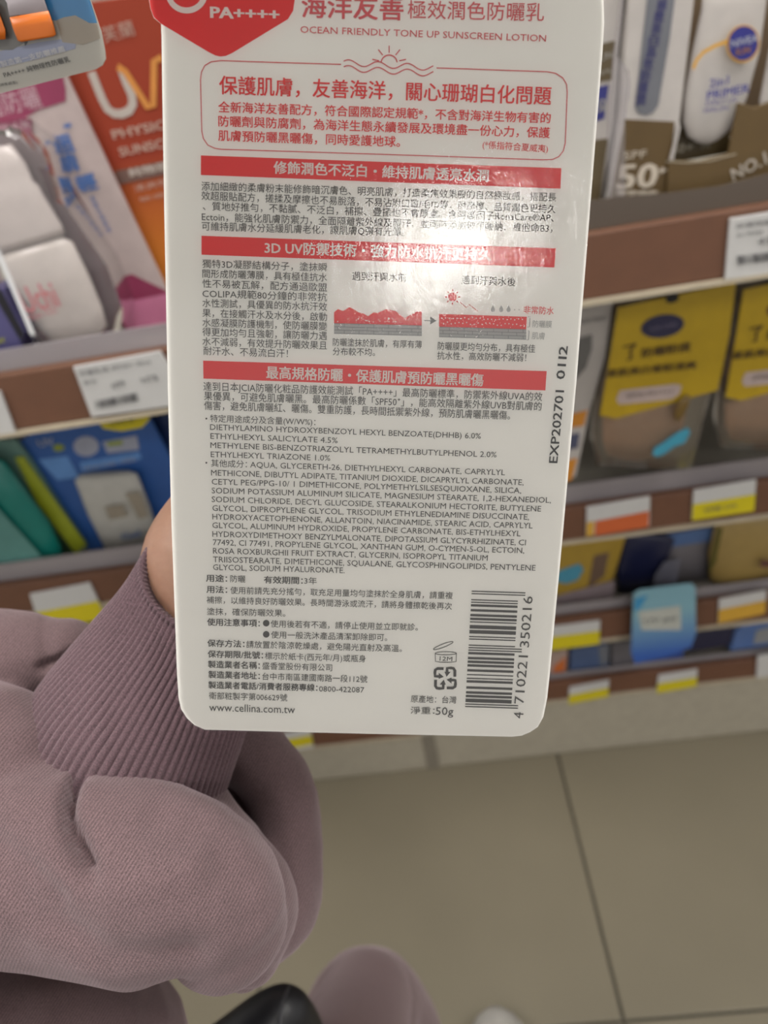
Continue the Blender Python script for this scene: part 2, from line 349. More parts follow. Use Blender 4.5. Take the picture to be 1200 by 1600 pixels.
for t, x0, y0, x1, y1 in (
    ('DIETHYLAMINO HYDROXYBENZOYL HEXYL BENZOATE(DHHB) 6.0%', 328.5, 666.8, 751.3, 680.8), ('ETHYLHEXYL SALICYLATE 4.5%', 329, 680.8, 527.7, 687.7),
    ('METHYLENE BIS-BENZOTRIAZOLYL TETRAMETHYLBUTYLPHENOL 2.0%', 329, 695, 775.8, 709.9), ('ETHYLHEXYL TRIAZONE 1.0%', 329.5, 709.3, 516, 715.2),
    ('METHICONE, DIBUTYL ADIPATE, TITANIUM DIOXIDE, DICAPRYLYL CARBONATE,', 330, 738, 818, 753.2), ('CETYL PEG/PPG-10/ 1 DIMETHICONE, POLYMETHYLSILSESQUIOXANE, SILICA,', 331, 752, 814.3, 766),
    ('SODIUM POTASSIUM ALUMINUM SILICATE, MAGNESIUM STEARATE, 1,2-HEXANEDIOL,', 331, 765.8, 860.8, 781), ('SODIUM CHLORIDE, DECYL GLUCOSIDE, STEARALKONIUM HECTORITE, BUTYLENE', 331, 779.5, 845.3, 794.5),
    ('GLYCOL, DIPROPYLENE GLYCOL, TRISODIUM ETHYLENEDIAMINE DISUCCINATE,', 332, 793.2, 826.7, 807.3), ('HYDROXYACETOPHENONE, ALLANTOIN, NIACINAMIDE, STEARIC ACID, CAPRYLYL', 332, 806.6, 832, 820.8),
    ('GLYCOL, ALUMINUM HYDROXIDE, PROPYLENE CARBONATE, BIS-ETHYLHEXYL', 332, 820, 813.3, 833.2), ('HYDROXYDIMETHOXY BENZYLMALONATE, DIPOTASSIUM GLYCYRRHIZINATE, CI', 332, 833.7, 821.5, 847.2),
    ('77492, CI 77491, PROPYLENE GLYCOL, XANTHAN GUM, O-CYMEN-5-OL, ECTOIN,', 333, 846.7, 819, 859.6), ('ROSA ROXBURGHII FRUIT EXTRACT, GLYCERIN, ISOPROPYL TITANIUM', 333, 860, 762, 871.2),
    ('TRIISOSTEARATE, DIMETHICONE, SQUALANE, GLYCOSPHINGOLIPIDS, PENTYLENE', 333, 873.3, 836.5, 886.7), ('GLYCOL, SODIUM HYALURONATE.', 333, 885.6, 538.5, 890.6)):
    ctext(a, t, x0, y0, x1, y1, 9.3)
a.build('ingredients_lettering', ink, held)
a = MB(); b = MB()
for t, x0, y0, x1, y1 in (('用途：', 322.3, 903, 355, 903.8), ('有效期間：', 412.7, 905.5, 473, 907), ('用法：', 323, 920.5, 355, 921.3), ('使用注意事項：', 324, 971.5, 406, 973.7), ('保存方法：', 324.4, 1004.5, 382, 1006),
                          ('保存期限/批號：', 325, 1021.5, 411, 1023.6), ('製造業者名稱：', 325.4, 1037.6, 406, 1039.7), ('製造業者地址：', 326, 1053.6, 406, 1055.8), ('製造業者電話/消費者服務專線：', 326, 1069.9, 496, 1074.3)):
    ctext(a, t, x0, y0, x1, y1, 11, .016)
for y in (973.5, 991): cpoly(a, ell(416, y, 5.2, 5.2, 16))
for t, x0, y0, x1, y1 in (('防曬', 360, 904, 383.5, 904.6), ('3年', 475.5, 907, 495, 907.5), ('使用前請先充分搖勻，取充足用量均勻塗抹於全身肌膚，請重複', 360, 922, 707.4, 930.4), ('補擦，以維持良好防曬效果。長時間游泳或流汗，請將身體擦乾後再次', 323, 937, 706, 947),
                          ('塗抹，確保防曬效果。', 323.6, 955, 446, 958), ('使用後若有不適，請停止使用並立即就診。', 423, 974.3, 653, 979.7), ('使用一般洗沐產品清潔卸除即可。', 423.6, 991.5, 605, 995.8),
                          ('請放置於陰涼乾燥處，避免陽光直射及高溫。', 385, 1006.5, 628, 1013), ('標示於紙卡(西元年/月)或瓶身', 414, 1024.5, 571.6, 1029), ('盛香堂股份有限公司', 410, 1040, 519, 1043), ('台中市南區建國南路一段112號', 410, 1056.5, 574, 1061),
                          ('衛部粧製字第006629號', 326.7, 1086.7, 449, 1089.9), ('原產地：台灣', 642, 1091.6, 713, 1093.4), ('淨重：', 641.5, 1109.4, 679, 1110.2)):
    ctext(b, t, x0, y0, x1, y1, 11)
ctext(b, '0800-422087', 498.7, 1075.6, 569, 1077.3, 8.8); ctext(b, 'www.cellina.com.tw', 327, 1104, 461, 1107.8, 12.5); ctext(b, '50g', 680.7, 1110, 708.4, 1110.7, 12.5)
a.build('directions_bold_lettering', ink, held); b.build('directions_lettering', ink, held)
# open-jar symbol, recycling mark
a = MB()
cline(a, ell(692.5, 1008.5, 16.5, 2.6, 26, rot=-.37), 1, closed=True)
cline(a, ell(696.5, 1020.5, 16.5, 2.4, 26), 1, closed=True)
cline(a, [(680, 1021), (680.2, 1033), (688, 1034.5), (704, 1034.7), (712.6, 1033.5), (713, 1021)], 1); ctext(a, '12M', 687, 1028.3, 706.6, 1029.3, 7)
c0 = Vector((695.5, 1059.5))
for k in range(4):
    t = k * math.pi / 2
    def R_(x, y): return (c0.x + x * math.cos(t) - y * math.sin(t), c0.y + x * math.sin(t) + y * math.cos(t))
    cline(a, [R_(-2.5, -15), R_(-12, -15.2), R_(-15.5, -13), R_(-16, -9), R_(-15.8, -3.2), R_(-9, -2.9)], 4.2)
    cpoly(a, [R_(-10, -8.5), R_(-2.2, -2.2), R_(-10, 1)])
a.build('pack_symbols', ink, held)
# EAN bars
Lc = ['0001101', '0011001', '0010011', '0111101', '0100011', '0110001', '0101111', '0111011', '0110111', '0001011']
G = [''.join('1' if c == '0' else '0' for c in x)[::-1] for x in Lc]; Rc = [''.join('1' if c == '0' else '0' for c in x) for x in Lc]
code = '4710221350216'; par = 'LGLLGG'
bits = '101' + ''.join((Lc if p == 'L' else G)[int(dg)] for dg, p in zip(code[1:7], par)) + '01010' + ''.join(Rc[int(dg)] for dg in code[7:]) + '101'
a = MB(); i = 0
def bp(fr, s_): # fr: 0 bottom..1 top ; s_: 0 left..1 right, guards reach 1.16
    xl = 726.7 + (737 - 726.7) * fr; xr = 798.5 + (810 - 798.5) * fr; yl = 1104.5 + (922.5 - 1104.5) * fr
    return (xl + (xr - xl) * s_, yl + 2.4 * s_)
while i < 95:
    if bits[i] == '1':
        j = i
        while j < 95 and bits[j] == '1': j += 1
        e = 1.15 if (i < 3 or 45 <= i < 50 or i >= 92) else 1
        cpoly(a, [bp(i / 95, 0), bp(i / 95, e), bp(j / 95 - .001, e), bp(j / 95 - .001, 0)]); i = j
    else: i += 1
ctext(a, '4', 809, 1122, 810, 1112.5, 14.5); ctext(a, '710221', 810, 1099, 817, 1024, 14.5); ctext(a, '350216', 818.5, 1011, 824.5, 931.5, 14.5)
a.build('barcode', ink, held)
a = MB(); ctext(a, 'EXP202701', 863.5, 723, 874, 610, 14, .012); ctext(a, '01I2', 874.7, 592, 880, 541, 14, .012)
a.build('expiry_lettering', inkb, held)
# crinkled clear film over the print
a = MB(); card.poly(a, [cp(x, y) for x, y in outl], .0006)
film = a.build('clear_film', clear(rough=.04, bumpscale=900, bump=.000042, stretch=(1.5, .9, .6), ior=1.5, warp=True), held)
# bubble and bottle on the card's far side
a = MB(); rings = []
for k in range(6):
    s_ = [1.06, 1, 1, .98, .9, .7][k]; n_ = [-.0006, -.0012, -.012, -.019, -.023, -.025][k]
    rings.append([card.p(x * s_ + cp(640, 470)[0], y * s_ + cp(640, 470)[1], n_) for x, y in rrect(-.024, -.06, .024, .06, .010)])
a.loft(rings); a.build('clear_bubble', clear(body=.05), held, True)
a = MB(); q = cp(640, 470)
rings = [[card.p(q[0] + x * s_, q[1] + y_, -.012 + z * s_) for x, z in ell(0, 0, .019, .0085, 24)] for y_, s_ in ((-.052, .3), (-.051, .72), (-.024, .75), (-.022, .95), (.02, 1), (.045, .95), (.052, .4))]
a.loft(rings); a.build('bottle', mat((235, 225, 222), .3), held, True)['label'] = 'white lotion bottle inside the clear bubble'

# ------------------------------------------------------------------ the shelving
KG[0] = .56
Y1, Y2, Y3, Y4 = .60, .735, .85, YB
BACK = 1.25
brown = mat((120, 80, 58), .55, 1.1); cr = mat((205, 192, 168), .5, 1.1)
tagw = mat((214, 213, 212), .45, 1.2, .02); tagy = mat((222, 205, 20), .45, 1.25, .02); tago = mat((215, 105, 55), .45, 1.2, .02); taga = mat((225, 175, 60), .45, 1.2)
smoke = clear((.46, .42, .44), .5, .25)
a = MB(); a.box((-1.4, BACK, 0), (1.4, BACK + .03, 2.0))
shelf = thing('shelf_unit', (0, (Y4 + BACK) / 2, 0), 'cream shop shelving unit with brown price rails, stocked with sun care packs', 'shelf')
a.build('back_panel', shelfwhite, shelf)
zt = {}
def rail(Y, px, ya, yb, x0=-1.3, x1=1.3):
    z1 = atY(px, ya, Y).z; z0 = atY(px, yb, Y).z
    a = MB(); a.box((x0, Y, z0), (x1, Y + .012, z1)); o = a.build('price_rail', brown, shelf, bevel=.002)
    a = MB(); a.box((x0, Y - .004, z0 - .004), (x1, Y + .014, z0)); a.build('rail_edge', cr, o)
    a = MB(); a.box((x0, Y + .012, z1 - .028), (x1, BACK, z1 - .006)); a.build('shelf_board', shelfwhite, shelf)
    return z0, z1 - .006
XJ = atY(672, 1170, Y4).x
R1 = rail(Y1, 1000, 352, 456, XJ + .012); RL = rail(Y1, 62, 577, 667, -1.3, XJ - .012)
a = MB(); a.box((XJ - .012, Y4 + .03, 0), (XJ + .012, BACK, 1.6)); a.build('upright', shelfwhite, shelf)
R2 = rail(Y2, 1070, 770, 820); R3 = rail(Y3, 960, 958, 996); R4 = rail(Y4, 1140, 1036, 1062, XJ + .012); RL4 = rail(Y4, 520, 1124, 1163, -1.3, XJ - .012)
print('rails', R1, R2, R3, R4)
a = MB(); a.box((-1.3, Y4, .0), (XJ - .0012, BACK, RL4[0] - .004)); a.build('plinth', cream, shelf, bevel=.004)
a = MB(); a.box((XJ + .0012, Y4, .0), (1.3, BACK, R4[0] - .004)); a.build('plinth', cream, shelf, bevel=.004)
a = MB(); a.box((XJ - .012, Y4 - .0016, .0), (XJ + .012, Y4 + .0, RL4[0] - .006)); a.build('joint_strip', mat((150, 142, 128), .5), shelf)
# milky tray lips standing behind each rail
def lip(Y, z, h, x0=-1.3, x1=1.3):
    a = MB(); a.box((x0, Y + .014, z), (x1, Y + .017, z + h)); a.build('tray_lip', smoke, shelf)
lip(Y1, R1[1], .020, XJ + .012); lip(Y1, RL[1], .023, -1.3, XJ - .012); lip(Y2, R2[1], .030); lip(Y3, R3[1], .022); lip(Y4, R4[1], .015, XJ + .012)

class Pk:
    def __init__(s, name, label, cat, Y, base, group=None, tilt=0, U=None):
        s.Y = Y; o = atY(*base, Y); s.root = thing(name, o, label, cat, group)
        if cat not in ('price tag', 'shelf tag', 'divider'):
            for zs, yf in ((RL[1] if base[0] < 590 else R1[1], Y1), (R2[1], Y2), (R3[1], Y3), (R4[1], Y4)):
                if zs < o.z + .012 and Y > yf - .06: s.root['_zmin'] = zs + .0005; break
        s.fr = Frame(o, U or (1, 0, 0), (0, tilt, 1)); 
    def P(s, px, py):
        d = ray(px, py); t = (s.fr.o - CAM).dot(s.fr.N) / d.dot(s.fr.N); q = CAM + d * t - s.fr.o
        return (q.dot(s.fr.U), q.dot(s.fr.V))
    def k(s, px, py):
        a = Vector(s.P(px, py)); return (a - Vector(s.P(px + 10, py))).length / 10
    def body(s, pts, depth, m, name='box', n=0, bevel=.001, parent=None):
        a = MB(); a.prism([s.fr.p(*s.P(*p), n) for p in pts], -s.fr.N * depth); return a.build(name, m, parent or s.root, bevel=bevel)
    def art(s, name, m, polys=(), texts=(), lines=(), n=.0006, parent=None):
        for p in polys[1:]: s.art(name, m, [p], n=n, parent=parent)
        a = MB()
        for p in polys[:1]: s.fr.poly(a, [s.P(*q) for q in p], n)
        for t in texts:
            st, x0, y0, x1, y1, h = t[:6]; s.fr.text(a, st, s.P(x0, y0), s.P(x1, y1), h * s.k((x0 + x1) / 2, (y0 + y1) / 2), t[6] if len(t) > 6 else 0, n + .0003)
        for pts, wd in lines: s.fr.line(a, [s.P(*q) for q in pts], wd * s.k(*pts[0]), n + .0001)
        return a.build(name, m, parent or s.root)
    def lathe(s, sec, m, name, n=0, flat=.55, parent=None, seg=28):
        """sec: (px, py, half width px) down the axis; the body is oval"""
        a = MB(); rings = []
        pts = [Vector(s.P(x, y)) for x, y, _ in sec]
        for i, (x, y, hw) in enumerate(sec):
            d = (pts[min(i + 1, len(pts) - 1)] - pts[max(i - 1, 0)]); d = d.normalized() if d.length > 1e-7 else Vector((0, -1)); q = Vector((-d.y, d.x)); k = s.k(x, y) * hw
            rings.append([s.fr.p(pts[i].x + q.x * k * math.cos(t), pts[i].y + q.y * k * math.cos(t), n + k * flat * math.sin(t)) for t in [2 * math.pi * u / seg for u in range(seg)]])
        a.loft(rings); return a.build(name, m, parent or s.root, True)
TG = 'price tags on the shelf rails'
def tag(Y, q, label, bands=(), texts=(), lines=()):
    """q: TL TR BR BL"""
    p = Pk('price_tag', label, 'price tag', Y - .0035, ((q[2][0] + q[3][0]) / 2, (q[2][1] + q[3][1]) / 2), TG)
    p.body(q, .003, tagw, 'tag_card', bevel=.0004)
    for m, pts in bands: p.art('colour_band', m, [pts])
    if texts or lines: p.art('tag_print', mat((110, 110, 112), .5), texts=texts, lines=lines, n=.0010)
    return p
def lerp(a, b, t): return (a[0] + (b[0] - a[0]) * t, a[1] + (b[1] - a[1]) * t)
def band(q, t0, t1): return (lerp(q[0], q[3], t0), lerp(q[1], q[2], t0), lerp(q[1], q[2], t1), lerp(q[0], q[3], t1))
def bars(x0, y0, x1, y1, h, n): # small barcode as slim bars
    out = []
    rb = random.Random(n)
    for i in range(n):
        t = (i + .5) / n; x = x0 + (x1 - x0) * t; y = y0 + (y1 - y0) * t
        out.append((((x, y), (x + h * .2, y + h)), rb.choice((1.2, 2.0, 2.8))))
    return out
q = ((114, 574), (250, 549), (300, 630), (143, 652))
tag(Y1, q, 'white price tag on the upper brown rail, left of the held card', texts=[('防曬乳液 SPF50+ 30ml', 125, 583, 235, 564, 9), ('單件', 131, 598, 152, 595, 7), ('699', 175, 602, 195, 597, 11), ('NT$', 222, 594, 246, 588, 10)], lines=bars(148, 626, 214, 613, 12, 22))
q = ((-30, 618), (0, 612), (24, 676), (-10, 684)); tag(Y1, q, 'white price tag cut by the left edge of the photo')
q = ((1141, 342), (1290, 318), (1288, 416), (1133, 437)); tag(Y1, q, 'white price tag on the upper rail at the right edge', texts=[('防曬隔離潤色乳液', 1150, 353, 1262, 338, 8), ('2in1 PRIMER', 1150, 367, 1192, 362, 6), ('450', 1183, 377, 1215, 372, 12)], lines=bars(1150, 400, 1228, 390, 13, 24))
q = ((917, 793), (1016, 776), (1015, 822), (916, 838)); tag(Y2, q, 'white and orange price tag on the second rail, near the held card', [(tago, ((930, 814), (1014, 798), (1013, 823), (929, 837))), (taga, ((917, 816), (928, 814), (927, 836), (916, 838)))])
q = ((1084, 767), (1182, 750), (1178, 798), (1081, 813)); tag(Y2, q, 'white and yellow price tag on the second rail at the right', [(tagy, band(q, .45, 1))], texts=[('特價 299', 1100, 797, 1150, 789, 9)])
q = ((46, 929), (140, 911), (166, 966), (64, 985)); tag(Y2, q, 'white and yellow price tag just above the mauve sleeve', [(tagy, band(q, .5, 1))])
q = ((862, 980), (938, 970), (936, 1006), (859, 1016)); tag(Y3, q, 'white and yellow price tag on the third rail, beside the held card', [(tagy, band(q, .42, 1))])
q = ((1124, 937), (1198, 923), (1195, 958), (1122, 974)); tag(Y3, q, 'white and amber price tag on the third rail, far right', [(taga, band(q, .42, 1))])
q = ((890, 1075), (952, 1063), (950, 1088), (888, 1100)); tag(Y4, q, 'white and yellow price tag on the lowest rail, nearest the held card', [(tagy, band(q, .45, 1))])
q = ((1029, 1056), (1090, 1046), (1088, 1072), (1026, 1083)); tag(Y4, q, 'white and yellow price tag in the middle of the lowest rail', [(tagy, band(q, .45, 1))])
q = ((1184, 1026), (1240, 1016), (1240, 1052), (1182, 1060)); tag(Y4, q, 'plain white price tag at the right end of the lowest rail')
q = ((425, 1150), (485, 1140), (490, 1168), (430, 1180)); tag(Y4, q, 'white and yellow price tag low between the sleeve and the card', [(tagy, band(q, .3, .8))])

# ------------------------------------------------------------------ upper shelf, left of the card
def onshelf(Y, px, z):   # pixel row where the shelf top z is met on plane Y at column px
    lo, hi = -800, 2400
    for _ in range(40):
        mid = (lo + hi) / 2
        if atY(px, mid, Y).z > z: lo = mid
        else: hi = mid
    return (px, (lo + hi) / 2)
YA = Y1 + .022
mag = mat((140, 45, 82), .4, 1.4); palem = mat((176, 160, 158), .4, 1.5); blu = mat((72, 105, 165), .4, 1.5); pkl = mat((205, 110, 160), .35, 1.5); prl = mat((196, 190, 184), .3, 1.5)
p = Pk('blister_pack', 'pink and white blister pack holding a white lotion bottle, left of the orange box', 'sun cream pack', YA + .044, onshelf(YA + .044, 160, RL[1]))
p.body([(30, 560), (272, 512), (262, 455), (218, 362), (95, 100), (70, 40), (-150, 60), (-60, 360)], .004, palem, 'backing_card')
p.art('magenta_header', mag, [[(-150, 60), (70, 40), (95, 100), (103, 140), (103, 158), (60, 172), (20, 195), (-20, 215), (-95, 235)], [(172, 438), (206, 428), (262, 455), (272, 512), (150, 530), (60, 530), (20, 480)]])
p.art('mauve_bottle_shadow', mat((122, 78, 86), .5, 1.3), [[(60, 262), (98, 262), (150, 350), (206, 470), (172, 520), (120, 420)]], n=.0007)  # bottle's shadow inside the bubble, painted dark mauve on the backing
p.art('pink_foot', mat((200, 120, 155), .4, 1.4), [[(205, 470), (262, 458), (270, 505), (200, 520)]], n=.0008)
p.art('header_lettering', mat((200, 165, 175), .5, 1.3), texts=[('清透防曬', -55, 176, 62, 150, 30)], n=.0009)
p.art('blue_lettering', blu, texts=[('超', 85, 229, 113, 222, 26, .04), ('清', 95, 259, 122, 252, 24, .04), ('輕', 122, 289, 150, 282, 24, .04), ('*', 102, 200, 112, 197, 12, .05), ('*', 75, 264, 84, 262, 10, .05), ('輕盈水感保濕', 143, 306, 172, 362, 8)], n=.0009)
p.lathe([(-8, 226, 18), (-6, 232, 42), (10, 262, 48), (20, 285, 47), (22, 290, 53), (28, 308, 55), (54, 360, 60), (60, 372, 58)], prl, 'bottle_cap', n=.018, flat=.3)
p.lathe([(61, 374, 50), (68, 388, 63), (96, 440, 60), (120, 486, 55), (136, 512, 46), (139, 518, 30)], mat((205, 200, 192), .25, 1.4), 'bottle', n=.018, flat=.3)
b_ = Pk.art(p, 'pink_script_lettering', mat((200, 110, 115), .4, 1.4), texts=[('Uchi', 58, 448, 110, 436, 40, .02), ('aqua rich', 68, 472, 112, 462, 11)], n=.0385)
p.art('red_bottle_lettering', mat((170, 70, 80), .4, 1.4), texts=[('UV milk', 105, 518, 148, 511, 7, .04)], n=.0385)
a = MB(); rings = []
for nn, g in ((.0008, 10), (.03, 3), (.040, -10)):
    rings.append([p.fr.p(*p.P(x, y), nn) for x, y in [(-60 - g, 200), (50, 190 - g), (85 + g, 225 - g), (112 + g, 300), (180 + g, 400), (205 + g, 470), (196 + g, 510), (160, 535 + g), (90, 540 + g), (70 - g, 520)]])
a.loft(rings); a.build('clear_bubble', clear((.95, .9, .93), .05, .12), p.root, False, .006)

YO = YA + .052
p = Pk('sun_cream_box', 'orange carton with large UV lettering, half hidden by the held card', 'box', YO, onshelf(YO, 380, RL[1]))
def sl(x, y): return (x, y)
oc = [(282, 505), (500, 462), (270, -20), (55, 22)]
p.body([(282, 510), (500, 470), (275, -15), (52, 15)], .035, gradmat((226, 138, 18), (158, 50, 10), atY(250, 480, YO).z, atY(250, 240, YO).z, k=1.2, rough=.75), 'carton')
p.art('letter_u', mat((190, 178, 170), .4, 1.3), lines=[([(143, 112), (150, 130), (160, 155), (168, 170), (178, 177), (190, 178), (202, 173), (208, 162), (206, 148), (198, 130), (190, 108)], 13)])
p.art('letter_v', mat((215, 140, 60), .4, 1.3), lines=[([(184, 104), (196, 112), (232, 168), (240, 165), (241, 96), (254, 90)], 10)], n=.0008)
for nm, tx in (('brand_lettering', ('芙蘭', 160, 56, 209, 43, 20)), ('title_lettering', ('PHYSICAL', 176, 210, 290, 187, 13, .03)), ('title_lettering', ('SUNSCREEN', 187, 237, 310, 212, 13, .03)), ('small_lettering', ('清爽物理防曬', 210, 295, 320, 270, 10)), ('small_lettering', ('敏感肌適用', 218, 312, 320, 290, 6))): p.art(nm, mat((205, 165, 150), .5, 1.1), texts=[tx])
p.art('grey_band', mat((120, 88, 78), .4, 1.2), [[(178, 268), (330, 236), (338, 256), (187, 288)]])
p.art('band_lettering', mat((205, 190, 180), .4, 1.2), texts=[('純物理性防曬', 202, 270, 330, 246, 12, .02)], n=.0010)
p.body([(40, 12), (52, 15), (282, 510), (268, 514)], .03, mat((60, 22, 26), .5), 'dark_strip', n=-.002)  # dark strip standing in for the shade in the gap beside the carton

p = Pk('purple_box', 'dark purple box peeping out at the left edge beside the pink pack', 'box', YA + .006, onshelf(YA + .006, 10, RL[1]))
p.body([(-60, 575), (32, 558), (38, 520), (2, 452), (-60, 465)], .03, mat((84, 80, 128), .4, 1.3), 'carton')
p.art('black_edge', mat((24, 22, 34), .4), [[(2, 452), (38, 520), (34, 535), (-4, 470), (-20, 440)]])
p.art('yellow_print', mat((180, 180, 70), .4), texts=[('UV', -8, 534, 8, 530, 8, .04)])

KG[0] = .78
# near hanging pack at the top left corner
NP = .24
o = dep(150, 105, NP)
p = Pk('hanging_card_pack', 'glossy sky blue sun cream card with two orange tubes, top left corner', 'sun cream pack', o.y, (70, 130))
p.Y = o.y; p.fr = Frame(atY(60, 130, o.y), (1, 0, 0), (0, .0, 1))
edge = [(-120, 172), (0, 146), (100, 121), (150, 108), (160, 102), (165, 92), (164, 80), (158, 50), (141, 0), (105, -110), (-120, -110)]
p.body(edge, .0006, mat((200, 196, 186), .4, 1.2, .02), 'backing_card', bevel=0)
p.art('sky_print', mat((62, 138, 190), .35, 1.3), [[(60, -110), (105, -110), (141, 0), (152, 36), (140, 36), (118, 24), (100, 27), (88, 32), (60, 30)]], n=.0002)
p.art('mountain_print', mat((176, 164, 148), .4, 1.2), [[(88, 32), (100, 27), (118, 24), (140, 36), (152, 38), (157, 60), (130, 70), (98, 66)]], n=.00022)
p.art('ice_band', mat((168, 174, 200), .4, 1.2), [[(-120, 128), (-120, 104), (0, 80), (60, 66), (120, 58), (118, 76), (60, 92), (0, 106)]], n=.0002)
p.art('grey_bottle_print', mat((125, 122, 118), .35, 1.2), [[(-10, -20), (15, -20), (40, 66), (20, 78), (0, 78)]], n=.0003)
p.art('dark_line', mat((48, 34, 40), .4), [[(14, -20), (20, -20), (44, 66), (40, 72)]], n=.00035)
tb = p.lathe([(12, -60, 30), (44, -6, 30), (52, 22, 31)], mat((200, 192, 198), .3, 1.2), 'white_tube', n=.0035, flat=.10)
p.lathe([(52, 22, 31.5), (58, 40, 32), (64, 58, 31), (65, 61, 26)], mat((205, 105, 25), .35, 1.25), 'orange_cap', n=.0035, flat=.10)
p.lathe([(-34, 0, 20), (-14, 22, 21), (-6, 48, 22), (-2, 62, 18)], mat((205, 105, 25), .35, 1.25), 'second_orange_cap', n=.0035, flat=.10)
p.art('dark_lettering', mat((50, 48, 48), .5), texts=[('50+', 28, 2, 48, -3, 10, .02), ('PA++++ 純物理性防曬乳', 7, 117, 110, 92, 7.5, .008), ('(2020尼爾森銷售調查)', -30, 138, 28, 128, 4)], n=.0004)
p.art('pale_lettering', mat((236, 234, 236), .5), texts=[('亞洲製造第一支防曬推薦', -20, 106, 102, 76, 8, .02)], n=.0004)
pc = clear(rough=.12, bumpscale=350, bump=.00004, ior=1.5)
a = MB(); p.fr.poly(a, [p.P(*q) for q in edge], .0008); a.build('clear_film', pc, p.root)
hk = thing('peg_hook', atY(-60, -100, o.y) + Vector((0, .2, .05)), 'long wire peg hook carrying the sky blue card', 'hook')
hx = atY(-20, -100, o.y); a = MB(); a.tube([hx + Vector((0, -.03, .012)), hx + Vector((0, -.022, 0)), hx + Vector((0, 0, -.004)), hx + Vector((0, .3, -.004)), Vector((hx.x, BACK, hx.z))], .0022, 8); a.build('wire', mat((180, 180, 178), .3, metal=1), hk, True)

KG[0] = .56
# ------------------------------------------------------------------ upper shelf, right of the card
YN = Y1 + .03
khaki = mat((98, 76, 38), .6, 1.3); pw = mat((186, 180, 176), .35, 1.5); navyb = mat((52, 55, 130), .4, 1.4)
def at_shelf(px, Y): return onshelf(Y, px, R1[1])
p = Pk('sun_cream_box', 'white and khaki carton with a grey upright lettered strip, SPF 50+', 'box', YN, at_shelf(1010, YN))
b1 = at_shelf(945, YN); b2 = at_shelf(1040, YN)
p.body([b1, b2, (1062, 190), (1090, -40), (985, -40), (970, 180)], .03, pw, 'carton')
p.art('khaki_panel', khaki, [[(976, 186), (1054, 190), b2, b1]], n=.0004)
p.art('grey_strip', mat((112, 114, 122), .4, 1.4), [[(1015, -40), (1059, -40), (1046, 60), (1028, 165), (1020, 176), (1008, 180), (997, 177), (992, 168), (993, 155)]])
ch = '極緻美白高效防護潤色'
p.art('strip_lettering', mat((62, 62, 120), .4), texts=[(c, 1033 - i * 4.2 - 7 + 0, 8 + i * 18.5, 1033 - i * 4.2 + 8, 7 + i * 18.5, 15, .03) for i, c in enumerate(ch[:9])])
p.art('spf_lettering', mat((200, 188, 172), .4, 1.5), texts=[('SPF', 974, 243, 1010, 239, 12), ('50', 966, 275, 1026, 272, 36, .03), ('+', 1028, 266, 1041, 265, 12, .05), ('****', 964, 303, 1026, 303, 12, .04)])
p = Pk('display_tray', 'khaki display tray with a window showing a white tube, No.1 lettering', 'display', YN - .004, at_shelf(1120, YN - .004))
c1 = at_shelf(1040, YN - .004); c2 = at_shelf(1290, YN - .004)
p.body([c1, c2, (1300, 120), (1180, 168), (1153, 160), (1138, 240), (1092, 252), (1046, 251), (1044, 262)], .003, khaki, 'front_panel')
p.body([(1046, 251), (1062, 190), (1064, 200), (1052, 251)], .003, pw, 'window_edge')
p.body([(1040, 262), (1300, 200), (1310, -60), (1070, -60)], .002, mat((120, 100, 78), .4, 1.3), 'tray_back', n=-.05)
p.body([(1066, 262), (1072, 190), (1155, 165), (1160, 245)], .001, mat((92, 76, 44), .45, 1.3), 'inner_panel', n=-.022)
p.art('display_lettering', mat((188, 178, 165), .4, 1.3), texts=[('NO.1', 1143, 273, 1196, 245, 20, .02), ('最受歡迎防曬品牌推薦', 1086, 302, 1185, 277, 6)])
p.art('curved_line', mat((190, 180, 160), .4, 1.2), lines=[([(1040, 252), (1075, 254), (1110, 251), (1150, 240)], 1.5), ([(1000, 335), (1060, 337), (1120, 330), (1165, 312)], 1.5)])
def nivea(px0, label, full=True):
    p = Pk('lotion_tube', label, 'tube', YN + .018, (1100 + px0, 222), 'white tubes in the khaki display tray')
    dx = px0
    p.lathe([(1142 + dx, -60, 48), (1136 + dx, 10, 49), (1124 + dx, 80, 52), (1108 + dx, 150, 49), (1100 + dx, 185, 42), (1098 + dx, 205, 32), (1097 + dx, 217, 16), (1096.5 + dx, 221, 5)], pw, 'tube_body', n=.012, flat=.2)
    return p
tray = p
p = nivea(0, 'white lotion tube with a round blue badge, inside the display window')
nn = .012 + .2 * .031 + .0035
p.art('yellow_swirl', mat((222, 165, 40), .35, 1.4), [ell(1142, 67, 25, 29, 28, rot=.2)], lines=[([(1122, 62), (1100, 70), (1082, 80), (1072, 92), (1067, 105)], 5)], n=nn)
p.art('blue_badge', mat((40, 42, 135), .3, 1.3), [ell(1142, 66, 22.5, 26, 28, rot=.2)], n=nn + .0006)
p.art('badge_lettering', mat((205, 208, 225), .4), texts=[('NIVEA', 1123, 67, 1164, 57, 10, .012)], n=nn + .0009)
p.art('badge_small_lettering', mat((190, 130, 40), .4), texts=[('SUN', 1130, 80, 1152, 75, 8, .012)], n=nn + .0009)
p.art('tube_lettering', mat((60, 64, 150), .4, 1.2), texts=[('2in1', 1092, 127, 1120, 121, 12, .018), ('PRIMER', 1088, 145, 1152, 133, 12, .02), ('DAILY UV', 1086, 157, 1134, 151, 7), ('SERUM', 1082, 168, 1120, 164, 6)], n=nn + .0003)
tray.art('spf_label', mat((170, 160, 140), .4, 1.4), texts=[('50+', 1063, 240, 1098, 234, 13, .02), ('PA', 1112, 234, 1125, 231, 11)], n=-.0205)
p = nivea(118, 'white lotion tube cut by the right edge of the photo')
